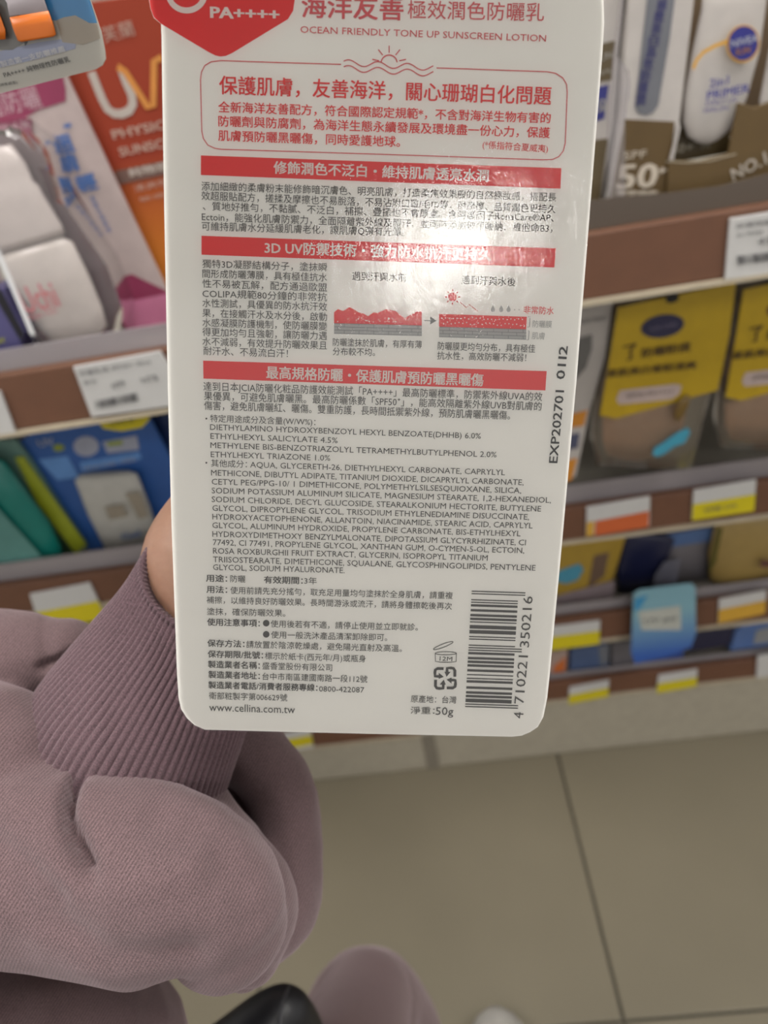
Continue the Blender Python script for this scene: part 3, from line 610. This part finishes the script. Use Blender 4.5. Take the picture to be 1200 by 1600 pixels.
# things half behind the card edge
p = Pk('sun_cream_box', 'white and khaki carton with blue print, showing only a sliver beside the held card', 'box', YN + .01, at_shelf(915, YN + .01))
d1 = at_shelf(860, YN + .01); d2 = at_shelf(932, YN + .01)
p.body([d1, d2, (960, 190), (978, -40), (880, -40)], .04, pw, 'carton')
p.art('khaki_label', mat((98, 84, 58), .4, 1.4), [[(900, 78), (961, 63), (955, 125), (895, 135)], [(880, 225), (950, 216), d2, d1]], n=.0004)
p.art('navy_label', navyb, [[(905, 142), (951, 132), (944, 185), (900, 200)]], n=.0004)
p.art('label_lettering', mat((200, 196, 190), .4), texts=[('SUN', 930, 92, 956, 84, 10), ('care', 930, 115, 953, 108, 8), ('50', 934, 165, 946, 162, 18, .02)])
# clear divider
p = Pk('shelf_divider', 'clear plastic divider between the cartons on the upper shelf', 'divider', YN - .02, at_shelf(960, YN - .02))
e1 = at_shelf(952, YN - .02)
p.body([e1, (e1[0] + 26, e1[1] - 5), (976, 188), (984, 130), (982, 110), (967, 90), (984, -40), (974, -40), (958, 95), (950, 200)], .002, clear((.75, .72, .74), .10, .2), 'plastic_sheet', bevel=0)
p.body([(966, 88), (968, 92), (984, -40), (980, -40)], .003, mat((70, 62, 52), .4), 'dark_strip', n=.001)
# curved brownish lip of the display tray standing on the rail
p = Pk('tray_rim', 'dark brown brown curved plastic rim along the front of the upper right shelf', 'shelf rim', YN - .022, at_shelf(1050, YN - .022))
f1 = at_shelf(880, YN - .022); f2 = at_shelf(1300, YN - .022)
p.body([f1, f2, (1300, 250), (1200, 272), (1130, 290), (1050, 301), (960, 309), (885, 318)], .002, clear((.10, .078, .062), .86, .2), 'rim', bevel=0)

# ------------------------------------------------------------------ second row
YP = Y2 - .03
def s2(px, Y): return onshelf(Y, px, R2[1])
yel = mat((190, 158, 22), .4, 1.5); tan = mat((168, 126, 94), .5, 1.6); bagc = clear((.78, .70, .58), .13, .2); oval = mat((45, 42, 80), .4, 1.2); brn = mat((95, 70, 15), .5, 1.1)
def bag(dx, dy, label, ov):
    p = Pk('hanging_bag', label, 'bag', YP, (1030 + dx, 735 + dy), 'yellow zip bags hanging under the upper rail')
    D = lambda pts: [(x + dx, y + dy) for x, y in pts]
    # pillow shaped pouch
    a = MB(); rings = []
    L_ = [(963, 478), (950, 560), (930, 640), (925, 690), (935, 735)]; R__ = [(1150, 438), (1140, 520), (1122, 605), (1102, 680), (1088, 738)]
    for (l, r, th) in zip(L_, R__, (.001, .005, .016, .022, .004)):
        ring = []
        for k in range(20):
            t = 2 * math.pi * k / 20; u = .5 + .5 * math.cos(t); x = l[0] + (r[0] - l[0]) * u + dx; y = l[1] + (r[1] - l[1]) * u + dy
            q = p.P(x, y); ring.append(p.fr.p(q[0], q[1], -.012 + th * math.sin(t)))
        rings.append(ring)
    a.loft(rings); a.build('clear_pouch', bagc, p.root, True)
    p.body(D([(963, 478), (1146, 438), (1136, 520), (1118, 606), (1025, 632), (960, 650), (935, 645), (948, 570)]), .0008, yel, 'yellow_header', n=.006, bevel=0)
    p.art('hang_hole', mat((25, 20, 18), .6), [[(x + dx, y + dy) for x, y in ell(1047, 463, 11, 7, 16, rot=-.3)]], n=.0066)
    p.art('oval_badge', ov, [[(x + dx, y + dy) for x, y in ell(1032, 506, 34, 18, 26, rot=-.18)]], n=.0066)
    p.art('badge_lettering', mat((150, 140, 170), .4), texts=[('SUN CARE', 1012 + dx, 510 + dy, 1053 + dx, 502 + dy, 6)], n=.0072)
    p.art('bag_lettering', brn, texts=[('了', 972 + dx, 548 + dy, 992 + dx, 543 + dy, 26, .03), ('防曬粉撲', 1000 + dx, 548 + dy, 1075 + dx, 538 + dy, 15, .03), ('素肌美白蜜粉清爽', 946 + dx, 580 + dy, 1084 + dx, 566 + dy, 13, .03)], n=.0066)
    p.art('pale_banner', mat((205, 185, 180), .4, 1.3), [D([(966, 606), (1050, 596), (1062, 598), (1058, 612), (1046, 620), (965, 628), (960, 620)])], n=.0066)
    p.art('banner_lettering', mat((120, 115, 110), .4), texts=[('SPF50 PA++++', 976 + dx, 614 + dy, 1048 + dx, 606 + dy, 7)], n=.0072)
    p.lathe([(1010 + dx, 640 + dy, 40), (1012 + dx, 650 + dy, 66), (1008 + dx, 690 + dy, 62), (1004 + dx, 715 + dy, 52), (1002 + dx, 726 + dy, 20)], tan, 'powder_puff', n=-.012, flat=.18)
    p.art('cyan_sticker', mat((70, 165, 195), .4, 1.3), [D([(1052, 668), (1068, 660), (1073, 668), (1064, 684), (1048, 690), (1035, 700), (1022, 706), (1014, 702), (1017, 692), (1030, 684)])], n=.0115)
    p.lathe([(1068 + dx, 610 + dy, 4), (1062 + dx, 622 + dy, 9), (1055 + dx, 640 + dy, 8), (1052 + dx, 650 + dy, 3)], mat((140, 110, 50), .4), 'brush', n=.012, flat=.3)
    return p
bag(0, 0, 'yellow bag with a tan puff and navy oval, hanging left of the other', oval)
bag(195, -28, 'yellow bag with a tan puff and dark red oval, cut by the right edge', mat((95, 25, 30), .4))
p = Pk('hanging_pack', 'white and orange pack with a grey figure, hanging beside the held card', 'pack', YP + .005, (880, 735))
p.body([(860, 490), (958, 473), (945, 560), (922, 640), (900, 745), (840, 755), (850, 600)], .004, pw, 'card_panel')
p.art('grey_print', mat((112, 110, 108), .4, 1.4), [[(895, 530), (925, 522), (925, 545), (915, 575), (900, 592), (885, 590)]])
p.art('orange_print', mat((205, 135, 45), .4, 1.5), [[(880, 650), (918, 640), (912, 665), (878, 670)], [(860, 725), (902, 715), (893, 750), (850, 760)]])
p.art('navy_print', mat((78, 82, 108), .4, 1.4), [[(882, 680), (906, 676), (902, 700), (880, 704)]])
p.art('pack_lettering', mat((110, 110, 112), .5), texts=[('SUN MILK', 905, 503, 946, 496, 7)])

YQ = Y2 + .05
# left: teal tube, blue blister pack, hanging yellow tag, navy box
p = Pk('teal_pouch', 'teal pouch with a lime green edge, at the left edge of the lower shelf', 'pouch', YQ, s2(40, YQ))
p.body([(-60, 690), (22, 690), (45, 720), (90, 790), (135, 858), (120, 880), (-60, 905)], .006, mat((120, 160, 150), .4, 1.1), 'backing', n=-.004)
p.body([(22, 715), (36, 714), (135, 852), (118, 866), (60, 790)], .003, mat((165, 175, 45), .4, 1.4), 'lime_edge', n=.0)
p.body([(20, 738), (60, 790), (118, 866), (108, 878), (60, 840), (18, 760)], .002, mat((45, 72, 48), .5, 1.2), 'dark_green_edge', n=.0012)
p.lathe([(-45, 700, 20), (-35, 720, 52), (-10, 770, 62), (20, 820, 68), (48, 862, 60), (58, 878, 40), (60, 882, 20)], mat((22, 128, 118), .3, 1.5), 'teal_tube', n=.012, flat=.25)
p.art('pale_panel', mat((95, 150, 145), .3, 1.4), [[(-40, 745), (0, 760), (50, 815), (82, 852), (78, 862), (20, 862), (-10, 830), (-50, 800)]], n=.030)
p = Pk('blister_pack', 'bright blue blister pack with a white tube, under the white price tag', 'sun cream pack', YQ + .012, s2(170, YQ + .012))
p.body([(28, 690), (60, 672), (232, 650), (272, 725), (300, 840), (205, 872), (150, 885), (95, 800), (45, 740)], .004, mat((45, 92, 165), .4, 1.5), 'backing_card')
p.art('light_blue_print', mat((100, 150, 215), .35, 1.5), [[(60, 718), (105, 712), (125, 745), (90, 750)], [(125, 722), (218, 706), (222, 716), (128, 738)], [(160, 830), (190, 842), (200, 866), (170, 860)]], n=.0006)
p.art('pale_print', mat((168, 172, 190), .4, 1.4), [ell(135, 697, 20, 16, 18), [(160, 690), (214, 680), (218, 702), (168, 708)]], n=.0008)
p.art('lime_print', mat((150, 165, 60), .4, 1.3), [ell(92, 699, 9, 6, 12), [(168, 690), (192, 687), (192, 694), (169, 697)]], n=.0010)
p.art('blue_pack_lettering', mat((190, 200, 230), .4), texts=[('UV', 60, 692, 84, 688, 12, .03), ('WATER GEL', 130, 732, 214, 716, 6, .03)], n=.0012)
p.lathe([(168, 732, 40), (170, 738, 50), (190, 790, 50), (214, 850, 44), (222, 872, 30)], mat((192, 190, 184), .35, 1.5), 'white_tube', n=.012, flat=.22)
p.art('tube_print', mat((160, 150, 135), .4, 1.4), [[(172, 775), (200, 772), (208, 790), (180, 796)], [(204, 755), (226, 752), (240, 790), (225, 795)]], n=.0245)
p.art('tube_blue_lettering', mat((90, 115, 160), .4, 1.3), texts=[('Gel', 198, 822, 226, 815, 12, .02)], n=.0245)
p = Pk('shelf_tag', 'round ended yellow tag hanging under the upper rail', 'shelf tag', Y1 + .03, (190, 672))
p.body([(148, 655), (232, 645), (234, 655), (222, 668), (190, 674), (162, 670)], .001, tagy, 'tag_sheet', bevel=0)
p.art('tag_print', mat((150, 150, 40), .5), texts=[('SALE', 172, 663, 210, 656, 7)])
p = Pk('sun_cream_box', 'dark navy carton with a pale stripe, behind the wrist', 'box', YQ + .03, s2(270, YQ + .03))
p.body([(225, 655), (330, 635), (360, 840), (280, 858)], .03, mat((30, 52, 100), .4, 1.4), 'carton')
p.art('pale_stripe', mat((150, 160, 185), .4, 1.3), [[(229, 692), (240, 690), (268, 740), (268, 765)]])

# right: row standing on shelf two is hidden by the bags; row between rails two and three
def s3(px, Y): return onshelf(Y, px, R3[1])
YR = Y3 + .04
p = Pk('yellow_pouch', 'flat gold pouch with a cyan crescent, beside the held card under the second rail', 'pouch', YR, s3(900, YR))
p.body([(860, 850), (980, 833), (958, 905), (925, 930), (862, 940)], .004, mat((176, 145, 55), .4, 1.5), 'pouch_front')
p.art('cyan_crescent', mat((80, 160, 190), .4, 1.4), [[(872, 892), (905, 880), (912, 890), (902, 906), (885, 912), (868, 908)]])
p.art('brown_window', mat((120, 95, 78), .4, 1.3), [[(928, 868), (952, 862), (944, 900), (918, 920)]])
p.body([(855, 934), (960, 905), (958, 940), (855, 958)], .004, mat((160, 145, 150), .4, 1.3), 'pouch_foot', n=.004)
p = Pk('zip_pouch', 'dark navy pouch with a silver window, under the second rail', 'pouch', YR + .01, s3(1020, YR + .01))
p.lathe([(1020, 832, 30), (1016, 840, 40), (1000, 890, 36), (996, 925, 30), (996, 940, 14)], mat((30, 34, 70), .35, 1.3), 'navy_body', n=0, flat=.2)
p.art('silver_window', mat((120, 120, 135), .3, 1.3), [[(1034, 870), (1060, 865), (1052, 905), (1016, 912), (1020, 890)]], n=.012)
p = Pk('zip_pouch', 'grey zip pouch with a blue top edge, under the yellow price tag', 'pouch', YR + .02, s3(1080, YR + .02))
p.lathe([(1082, 818, 40), (1080, 826, 52), (1072, 870, 52), (1070, 915, 46), (1070, 930, 20)], mat((122, 118, 124), .4, 1.4), 'grey_body', n=0, flat=.15)
p.art('blue_edge', mat((85, 115, 165), .4, 1.4), [[(1030, 830), (1120, 815), (1112, 838), (1030, 850)]], n=.011)
p = Pk('round_pouch', 'rounded gold pouch with a small maroon mark, at the right edge', 'pouch', YR, s3(1170, YR))
p.lathe([(1190, 800, 30), (1180, 812, 62), (1168, 860, 60), (1160, 900, 50), (1158, 918, 30), (1158, 922, 8)], mat((166, 140, 82), .4, 1.5), 'gold_body', n=0, flat=.25)
p.body([(1118, 822), (1150, 812), (1112, 880), (1104, 890)], .002, mat((100, 92, 30), .4, 1.3), 'olive_flap', n=.008, bevel=0)
p.art('maroon_mark', mat((120, 75, 70), .4), [ell(1186, 866, 10, 6, 14)], n=.024)
p = Pk('hanging_card', 'light blue card with a white panel, hanging in front of the third rail', 'card', Y3 - .02, (1035, 1030))
p.body(rrect(-1, 0, 1, 1, .1) and [(990, 928), (1000, 922), (1080, 912), (1087, 918), (1088, 990), (1080, 1012), (1040, 1026), (992, 1038), (986, 1020)], .003, gradmat((48, 92, 175), (128, 172, 188), atY(1040, 1020, Y3 - .02).z, atY(1040, 955, Y3 - .02).z, k=1.4), 'card_sheet', n=0)
p.art('white_panel', mat((190, 192, 185), .4, 1.3), [[(997, 955), (1063, 946), (1064, 984), (1002, 984)]])
p.art('panel_lettering', mat((140, 145, 145), .4), texts=[('UV gel', 1006, 970, 1056, 964, 12)], n=.0010)
p.art('cyan_corner', mat((60, 150, 200), .4, 1.3), [[(992, 935), (1012, 930), (1000, 950), (991, 955)]])
# between rails three and four
def s4(px, Y): return onshelf(Y, px, R4[1])
YS = Y4 + .02
def low(name, label, pts, m, depth=.02, art=()):
    p = Pk(name, label, 'pack', YS, s4(sum(x for x, y in pts) / len(pts), YS)); p.body(pts, depth, m, 'pack_front', bevel=.003)
    for nm, mm, pl in art: p.art(nm, mm, pl)
low('orange_pack', 'small orange and white pack on the lowest shelf, beside the held card', [(845, 1025), (888, 1015), (886, 1075), (842, 1085)], mat((185, 160, 150), .4, 1.4), art=[('orange_print', mat((205, 110, 50), .4, 1.5), [[(866, 1040), (884, 1026), (882, 1068), (862, 1072)]])])
low('blue_pack', 'slate blue pack on the lowest shelf, left of the light blue hanging card', [(892, 1016), (950, 1006), (952, 1048), (890, 1060)], mat((78, 98, 138), .4, 1.4), art=[('grey_print', mat((120, 124, 135), .4, 1.3), [[(935, 1010), (952, 1006), (950, 1035), (938, 1040)]])])
low('grey_pack', 'grey pack in the dim gap right of the slate blue pack', [(955, 1006), (990, 1002), (990, 1040), (955, 1046)], mat((105, 102, 108), .4, 1.4))
low('blue_pack', 'bright blue pack below the light blue hanging card', [(994, 1018), (1070, 1006), (1068, 1030), (992, 1040)], mat((60, 88, 165), .4, 1.4))
low('navy_pack', 'navy pack lying on the lowest shelf, right of the hanging card', [(1076, 992), (1150, 980), (1142, 1008), (1074, 1020)], mat((32, 32, 66), .4, 1.4))
low('light_blue_pack', 'light blue pack with a grey corner, right end of the lowest shelf', [(1150, 985), (1200, 960), (1250, 965), (1240, 1005), (1140, 1018)], mat((92, 122, 180), .4, 1.4), art=[('grey_corner', mat((160, 162, 165), .4, 1.3), [[(1182, 985), (1240, 970), (1236, 1000), (1176, 1006)]])])

# ------------------------------------------------------------------ the person
def blob(name, chains, m, parent, voxel=.0022, smooth=6, disp=None):
    """chains of (point, radius): tapered limbs and folds grown into ONE continuous skin"""
    a = MB()
    for ch in chains:
        sm = []
        for i in range(len(ch) - 1):
            (p, r), (q, t) = ch[i], ch[i + 1]; p = Vector(p); q = Vector(q); k = max(2, int((p - q).length / (min(r, t) * .25)))
            for u in range(k): sm.append((p.lerp(q, u / k), r + (t - r) * u / k))
        sm.append((Vector(ch[-1][0]), ch[-1][1]))
        for _ in range(3): sm = [sm[0]] + [((sm[i - 1][0] + sm[i][0] * 2 + sm[i + 1][0]) / 4, (sm[i - 1][1] + sm[i][1] * 2 + sm[i + 1][1]) / 4) for i in range(1, len(sm) - 1)] + [sm[-1]]
        a.tube([p for p, r in sm], [r for p, r in sm], 24); a.sphere(*sm[0], 20); a.sphere(*sm[-1], 20)
    o = a.build(name, m, parent)
    rm = o.modifiers.new('r', 'REMESH'); rm.mode = 'VOXEL'; rm.voxel_size = voxel
    sm_ = o.modifiers.new('s', 'SMOOTH'); sm_.iterations = smooth; sm_.factor = .5
    me = bpy.data.meshes.new_from_object(o.evaluated_get(bpy.context.evaluated_depsgraph_get()))
    o.modifiers.clear(); old = o.data; o.data = me; bpy.data.meshes.remove(old); me.name = name
    if disp:
        n = len(me.vertices); co = np.empty(n * 3); me.vertices.foreach_get('co', co); co = co.reshape(-1, 3) + np.array(parent['_w'])
        no = np.empty(n * 3); me.vertex_normals.foreach_get('vector', no); no = no.reshape(-1, 3)
        co = co + no * disp(co)[:, None] - np.array(parent['_w']); me.vertices.foreach_set('co', co.ravel()); me.update()
    me.polygons.foreach_set('use_smooth', [True] * len(me.polygons))
    if not me.materials: me.materials.append(m)
    return o
def knit(col, k=1.0, rib=True):
    m = bpy.data.materials.new('mauve_knit'); m.use_nodes = True; nt = m.node_tree; b = nt.nodes['Principled BSDF']; L = nt.links.new
    tc = nt.nodes.new('ShaderNodeTexCoord'); mp = nt.nodes.new('ShaderNodeMapping'); mp.inputs['Rotation'].default_value = (.3, .5, .35)
    L(tc.outputs['Object'], mp.inputs[0])
    wv_ = nt.nodes.new('ShaderNodeTexWave'); wv_.inputs['Scale'].default_value = 330; wv_.inputs['Distortion'].default_value = .6; wv_.inputs['Detail'].default_value = 1; wv_.inputs['Detail Scale'].default_value = 2.0
    n1 = nt.nodes.new('ShaderNodeTexNoise'); n1.inputs['Scale'].default_value = 2200; n1.inputs['Detail'].default_value = 2
    n2 = nt.nodes.new('ShaderNodeTexNoise'); n2.inputs['Scale'].default_value = 45
    dt = nt.nodes.new('ShaderNodeVectorMath'); dt.operation = 'DOT_PRODUCT'; dt.inputs[1].default_value = tuple(wv(Vector((.85, .5, .0)))); cx = nt.nodes.new('ShaderNodeCombineXYZ')
    L(tc.outputs['Object'], dt.inputs[0]); L(dt.outputs['Value'], cx.inputs[0]); L(cx.outputs[0], wv_.inputs['Vector'])
    for x in (n1, n2): L(mp.outputs[0], x.inputs['Vector'])
    r = nt.nodes.new('ShaderNodeValToRGB'); c = [v * k for v in lin(col)]
    r.color_ramp.elements[0].position = .3; r.color_ramp.elements[1].position = .72
    r.color_ramp.elements[0].color = (*[v * .55 for v in c], 1); r.color_ramp.elements[1].color = (*[min(1, v * 1.5) for v in c], 1)
    mx = nt.nodes.new('ShaderNodeMix'); mx.data_type = 'FLOAT'; mx.inputs[0].default_value = .24 if rib else .0
    L(n1.outputs['Fac'], mx.inputs[2]); L(wv_.outputs['Fac'], mx.inputs[3]); L(mx.outputs[0], r.inputs[0]); L(r.outputs[0], b.inputs['Base Color'])
    b.inputs['Roughness'].default_value = .95
    b.inputs['Sheen Weight'].default_value = .35; b.inputs['Sheen Roughness'].default_value = .5; b.inputs['Sheen Tint'].default_value = (.9, .75, .8, 1)
    bp_ = nt.nodes.new('ShaderNodeBump'); bp_.inputs['Strength'].default_value = .8; bp_.inputs['Distance'].default_value = .00025
    L(mx.outputs[0], bp_.inputs['Height']); L(bp_.outputs[0], b.inputs['Normal'])
    return m
knit_m = knit((127, 103, 106), .56); cuff_m = knit((120, 93, 101), .54, False)
def D(px, py, z, rpx): return (dep(px, py, z), rpx * z / F)
who = thing('person', atZ(-200, 2300, 0) * 1, 'person in a mauve sweatshirt with ribbed cuff and mauve trousers, holding the card', 'person')

# forearm and hand: one skin; the hand grips the bubble from the far side
skin = bpy.data.materials.new('skin'); skin.use_nodes = True; b_ = skin.node_tree.nodes['Principled BSDF']
n_ = skin.node_tree.nodes.new('ShaderNodeTexNoise'); n_.inputs['Scale'].default_value = 90; r_ = skin.node_tree.nodes.new('ShaderNodeValToRGB')
r_.color_ramp.elements[0].color = (*lin((140, 104, 86)), 1); r_.color_ramp.elements[1].color = (*lin((154, 118, 98)), 1)
skin.node_tree.links.new(n_.outputs['Fac'], r_.inputs[0]); skin.node_tree.links.new(r_.outputs[0], b_.inputs['Base Color'])
b_.inputs['Roughness'].default_value = .5; b_.inputs['Subsurface Weight'].default_value = .15; b_.inputs['Subsurface Radius'].default_value = (.01, .004, .002)
fist = [[D(120, 1350, .285, 120), D(250, 1120, .262, 105), D(318, 960, .257, 92), D(345, 880, .256, 108), D(400, 800, .258, 118)],
        [D(318, 965, .258, 88), D(307, 872, .252, 92), D(345, 790, .252, 70), D(420, 700, .252, 52)],
        [D(380, 960, .256, 95), D(440, 850, .262, 95), D(520, 740, .270, 80)],
        [D(400, 800, .262, 100), D(480, 700, .272, 95), D(540, 640, .276, 70)],
        # thumb, leaving the side of the palm along the near side of the bubble's left wall
        [D(350, 800, .250, 62), D(400, 690, .246, 50), D(455, 600, .241, 42), D(500, 520, .238, 34)],
        # four fingers wrapped over the far side of the bubble and round its right edge
        [D(500, 640, .278, 46), D(590, 540, .286, 42), D(690, 470, .278, 38), D(745, 450, .258, 33), D(742, 440, .240, 28)],
        [D(530, 700, .280, 47), D(620, 610, .288, 43), D(720, 555, .280, 39), D(778, 540, .260, 34), D(772, 530, .240, 29)],
        [D(540, 760, .278, 45), D(630, 690, .286, 41), D(720, 645, .279, 37), D(775, 630, .260, 32), D(770, 622, .243, 28)],
        [D(520, 810, .272, 40), D(600, 770, .280, 36), D(680, 735, .276, 32), D(735, 715, .262, 28), D(745, 705, .248, 25)]]
blob('hand', fist, skin, who, .0015, 5)

# sleeve: bunched cloth pushed up the arm
folds = [
    [D(-330, 1500, .27, 210), D(-110, 1325, .250, 182), D(60, 1332, .236, 152), D(150, 1360, .232, 150), D(235, 1372, .230, 156), D(305, 1390, .229, 136), D(345, 1415, .231, 116), D(352, 1440, .233, 98)],
    [D(-160, 1240, .262, 150), D(-40, 1172, .250, 112), D(-6, 1166, .246, 102), D(2, 1200, .244, 104), D(8, 1290, .244, 112)],
    [D(-160, 1090, .290, 130), D(-40, 1040, .284, 86), D(50, 1030, .282, 76), D(100, 1020, .282, 56)],
    [D(330, 1150, .292, 60), D(395, 1178, .290, 55), D(440, 1235, .288, 55), D(446, 1310, .285, 60), D(426, 1385, .280, 84), D(405, 1440, .270, 86), D(385, 1488, .260, 54)],
    [D(230, 1300, .285, 100), D(330, 1300, .300, 90), D(400, 1330, .300, 80)],
    [D(250, 1330, .255, 130), D(360, 1370, .250, 88), D(396, 1420, .250, 78), D(392, 1480, .252, 56)],
    [D(-300, 1750, .30, 300), D(-60, 1705, .29, 240), D(90, 1705, .285, 208)]]
def cloth(co):
    q = co - np.array(CAM); c = np.stack([q @ np.array(CX), q @ np.array(CY), q @ np.array(CZ)], 1); h = np.zeros(len(co))
    for path, wd, dp in creases:
        best = np.full(len(co), 9.)
        for i in range(len(path) - 1):
            A = np.array(path[i]); AB = np.array(path[i + 1]) - A; t = np.clip((c - A) @ AB / (AB @ AB), 0, 1); v = c - (A + t[:, None] * AB); v[:, 2] *= .07
            best = np.minimum(best, np.sqrt((v * v).sum(1)))
        h -= dp * np.exp(-(best / wd) ** 2)
    return h + np.array([.0014 * noise.noise(Vector(p) * 42) + .0005 * noise.noise(Vector(p) * 110) for p in co])
CX, CY, CZ = wv(Vector((1, 0, 0))), wv(Vector((0, 1, 0))), wv(Vector((0, 0, 1)))
def crease(pts, z, wpx, dp): return ([Vector(((x - 600) * z / F, (y - 800) * z / F, z)) for x, y in pts], wpx * z / F, dp)
creases = [crease([(104, 1212), (112, 1238), (124, 1258), (146, 1282), (170, 1306)], .222, 8, .012), crease([(140, 1282), (158, 1300), (178, 1322)], .222, 16, .004),
           crease([(50, 1050), (76, 1040), (112, 1018), (140, 1000)], .26, 7, .005), crease([(6, 978), (24, 1010), (38, 1048)], .25, 6, .0035),
           crease([(396, 1295), (420, 1305), (442, 1330), (458, 1370)], .225, 4, .0014), crease([(-40, 1300), (60, 1395), (190, 1465), (300, 1480)], .21, 34, .0028),
           crease([(120, 1335), (200, 1362), (300, 1350)], .21, 30, -.0016), crease([(230, 1290), (320, 1330), (375, 1400), (385, 1450)], .21, 22, .0016),
           crease([(-60, 1225), (20, 1262), (90, 1285), (150, 1330)], .23, 14, .0028), crease([(60, 1090), (84, 1140), (92, 1190)], .23, 14, .0014)]
blob('sleeve', folds, knit_m, who, .0019, 4, cloth)
# ribbed cuff
axis = [(120, 1330, .270, 165), (165, 1240, .266, 168), (210, 1150, .261, 160), (258, 1060, .254, 142), (300, 975, .247, 120), (328, 905, .242, 107)]
a = MB(); rings = []; NR = 78; SEG = NR * 8; K = 60
pts = [dep(x, y, z) for x, y, z, r in axis]; rad = [r * z / F for x, y, z, r in axis]
def cat(t, A):
    i = min(int(t * (len(A) - 1)), len(A) - 2); f = t * (len(A) - 1) - i
    p0, p1, p2, p3 = A[max(i - 1, 0)], A[i], A[i + 1], A[min(i + 2, len(A) - 1)]
    return .5 * ((2 * p1) + (p2 - p0) * f + (2 * p0 - 5 * p1 + 4 * p2 - p3) * f * f + (3 * p1 - p0 - 3 * p2 + p3) * f ** 3)
fwd = wv(Vector((0, 0, 1))); endt = (pts[-1] - pts[-2]).normalized(); rimN = (endt - fwd * 1.3).normalized()
for k in range(K + 8):
    t = min(k / K, 1); p = cat(t, pts); r = cat(t, rad)
    tn = (cat(min(t + .02, 1), pts) - cat(max(t - .02, 0), pts)).normalized()
    tn = tn.lerp(rimN, max(0, t - .45) / .55).normalized()
    sx = fwd.cross(tn).normalized(); sy = tn.cross(sx)
    over = max(0, k - K)   # roll the rim inward
    ring = []
    for q in range(SEG):
        an = 2 * math.pi * q / SEG
        rib = .0017 * (abs(math.cos(NR / 2 * an + .5 * math.sin(3 * t + an))) ** .45 - .6)
        rr_ = r + rib * (1 if over == 0 else .6)
        if over: rr_ -= [0, .0006, .0016, .0026, .0032, .0036, .0038, .004][over - 1 if over < 8 else 7]
        sl_ = [0, .0012, .0018, .0014, .0004, -.002, -.006, -.012][over] if over else 0
        ring.append(p + (sx * math.cos(an) * 1.02 + sy * math.sin(an) * .86) * rr_ + tn * sl_)
    rings.append(ring)
a.loft(rings, False); cf = a.build('ribbed_cuff', cuff_m, who, True)

# trousers, knee forward, and the white shoe on the floor
tro = knit((128, 102, 101), .50)
kn = atZ(572, 1522, .52)
leg = [[(kn + Vector((-.10, -.55, .26)), .085), (kn + Vector((-.04, -.26, .10)), .068), (kn + Vector((0, -.02, .0)), .046), (kn + Vector((.01, -.01, -.10)), .045), (kn + Vector((.0, -.06, -.34)), .042), (kn + Vector((0, -.09, -.45)), .042)],
       [(kn + Vector((.0, -.12, .11)), .045), (kn + Vector((.010, -.040, .050)), .036)]]
blob('trouser_leg', leg, tro, who, .004, 5)
toe = atZ(774, 1592, .05)
# the second leg stands on the white shoe, out of the frame
leg2 = [[(Vector((toe.x + .03, toe.y - .30, .10)), .05), (Vector((toe.x + .02, toe.y - .36, .40)), .06), (Vector((toe.x - .02, toe.y - .62, .80)), .085)]]
blob('second_trouser_leg', leg2, tro, who, .006, 5)
shw = mat((214, 210, 204), .5, 1.0)
def shoe(tx, ty, nm):
    a = MB(); rings = []
    for d_, hw, h in ((.0, .014, .030), (.012, .030, .042), (.04, .041, .052), (.09, .044, .062), (.14, .040, .082), (.19, .036, .092), (.25, .036, .090), (.275, .026, .075)):
        rings.append([Vector((tx + hw * x, ty - d_, .012 + h * max(y, 0))) for x, y in [(1, 0), (1, .35), (.85, .7), (.5, .93), (0, 1), (-.5, .93), (-.85, .7), (-1, .35), (-1, 0)]])
    a.loft(rings); o = a.build(nm, shw, who, True)
    a = MB(); rings = [[Vector((tx + x, ty - d_, z)) for x, z in ((hw, 0), (hw, .014), (-hw, .014), (-hw, 0))] for d_, hw in ((-.004, .018), (.012, .034), (.05, .046), (.1, .047), (.18, .039), (.27, .036), (.282, .024))]
    a.loft(rings); a.build('sole', mat((225, 223, 218), .6), o)
    a = MB()
    for k in range(5): yy = ty - .07 - k * .018; a.tube([Vector((tx - .02, yy, .012 + .060 + k * .006)), Vector((tx, yy - .004, .012 + .068 + k * .006)), Vector((tx + .02, yy, .012 + .060 + k * .006))], .0025, 6)
    lc = a.build('laces', mat((228, 226, 222), .7), o, True); lc['kind'] = 'stuff'
shoe(toe.x, toe.y + .02, 'shoe')
fk = leg[0][-1][0]; shoe(fk.x, fk.y + .16, 'second_shoe')
# black shoulder bag hanging at the hip
bagm = bpy.data.materials.new('black_nylon'); bagm.use_nodes = True; bb = bagm.node_tree.nodes['Principled BSDF']; bb.inputs['Base Color'].default_value = (.006, .006, .009, 1); bb.inputs['Roughness'].default_value = .45
bo = dep(440, 1640, .42)
bg = thing('shoulder_bag', bo, 'small black nylon bag hanging below the sleeve at the bottom edge', 'bag')
ch = [[D(350, 1690, .40, 80), D(415, 1600, .40, 48), D(446, 1572, .40, 36), D(470, 1610, .41, 36), D(480, 1700, .43, 50)]]
blob('bag_body', ch, bagm, bg, .003, 4)
a = MB(); a.tube([dep(452, 1540, .386), dep(440, 1570, .372), dep(436, 1610, .366), dep(430, 1700, .36)], .0008, 8); a.build('sheen_edge', mat((70, 70, 78), .4), bg, True)  # sheen along the bag's edge, put in as a lighter grey tube
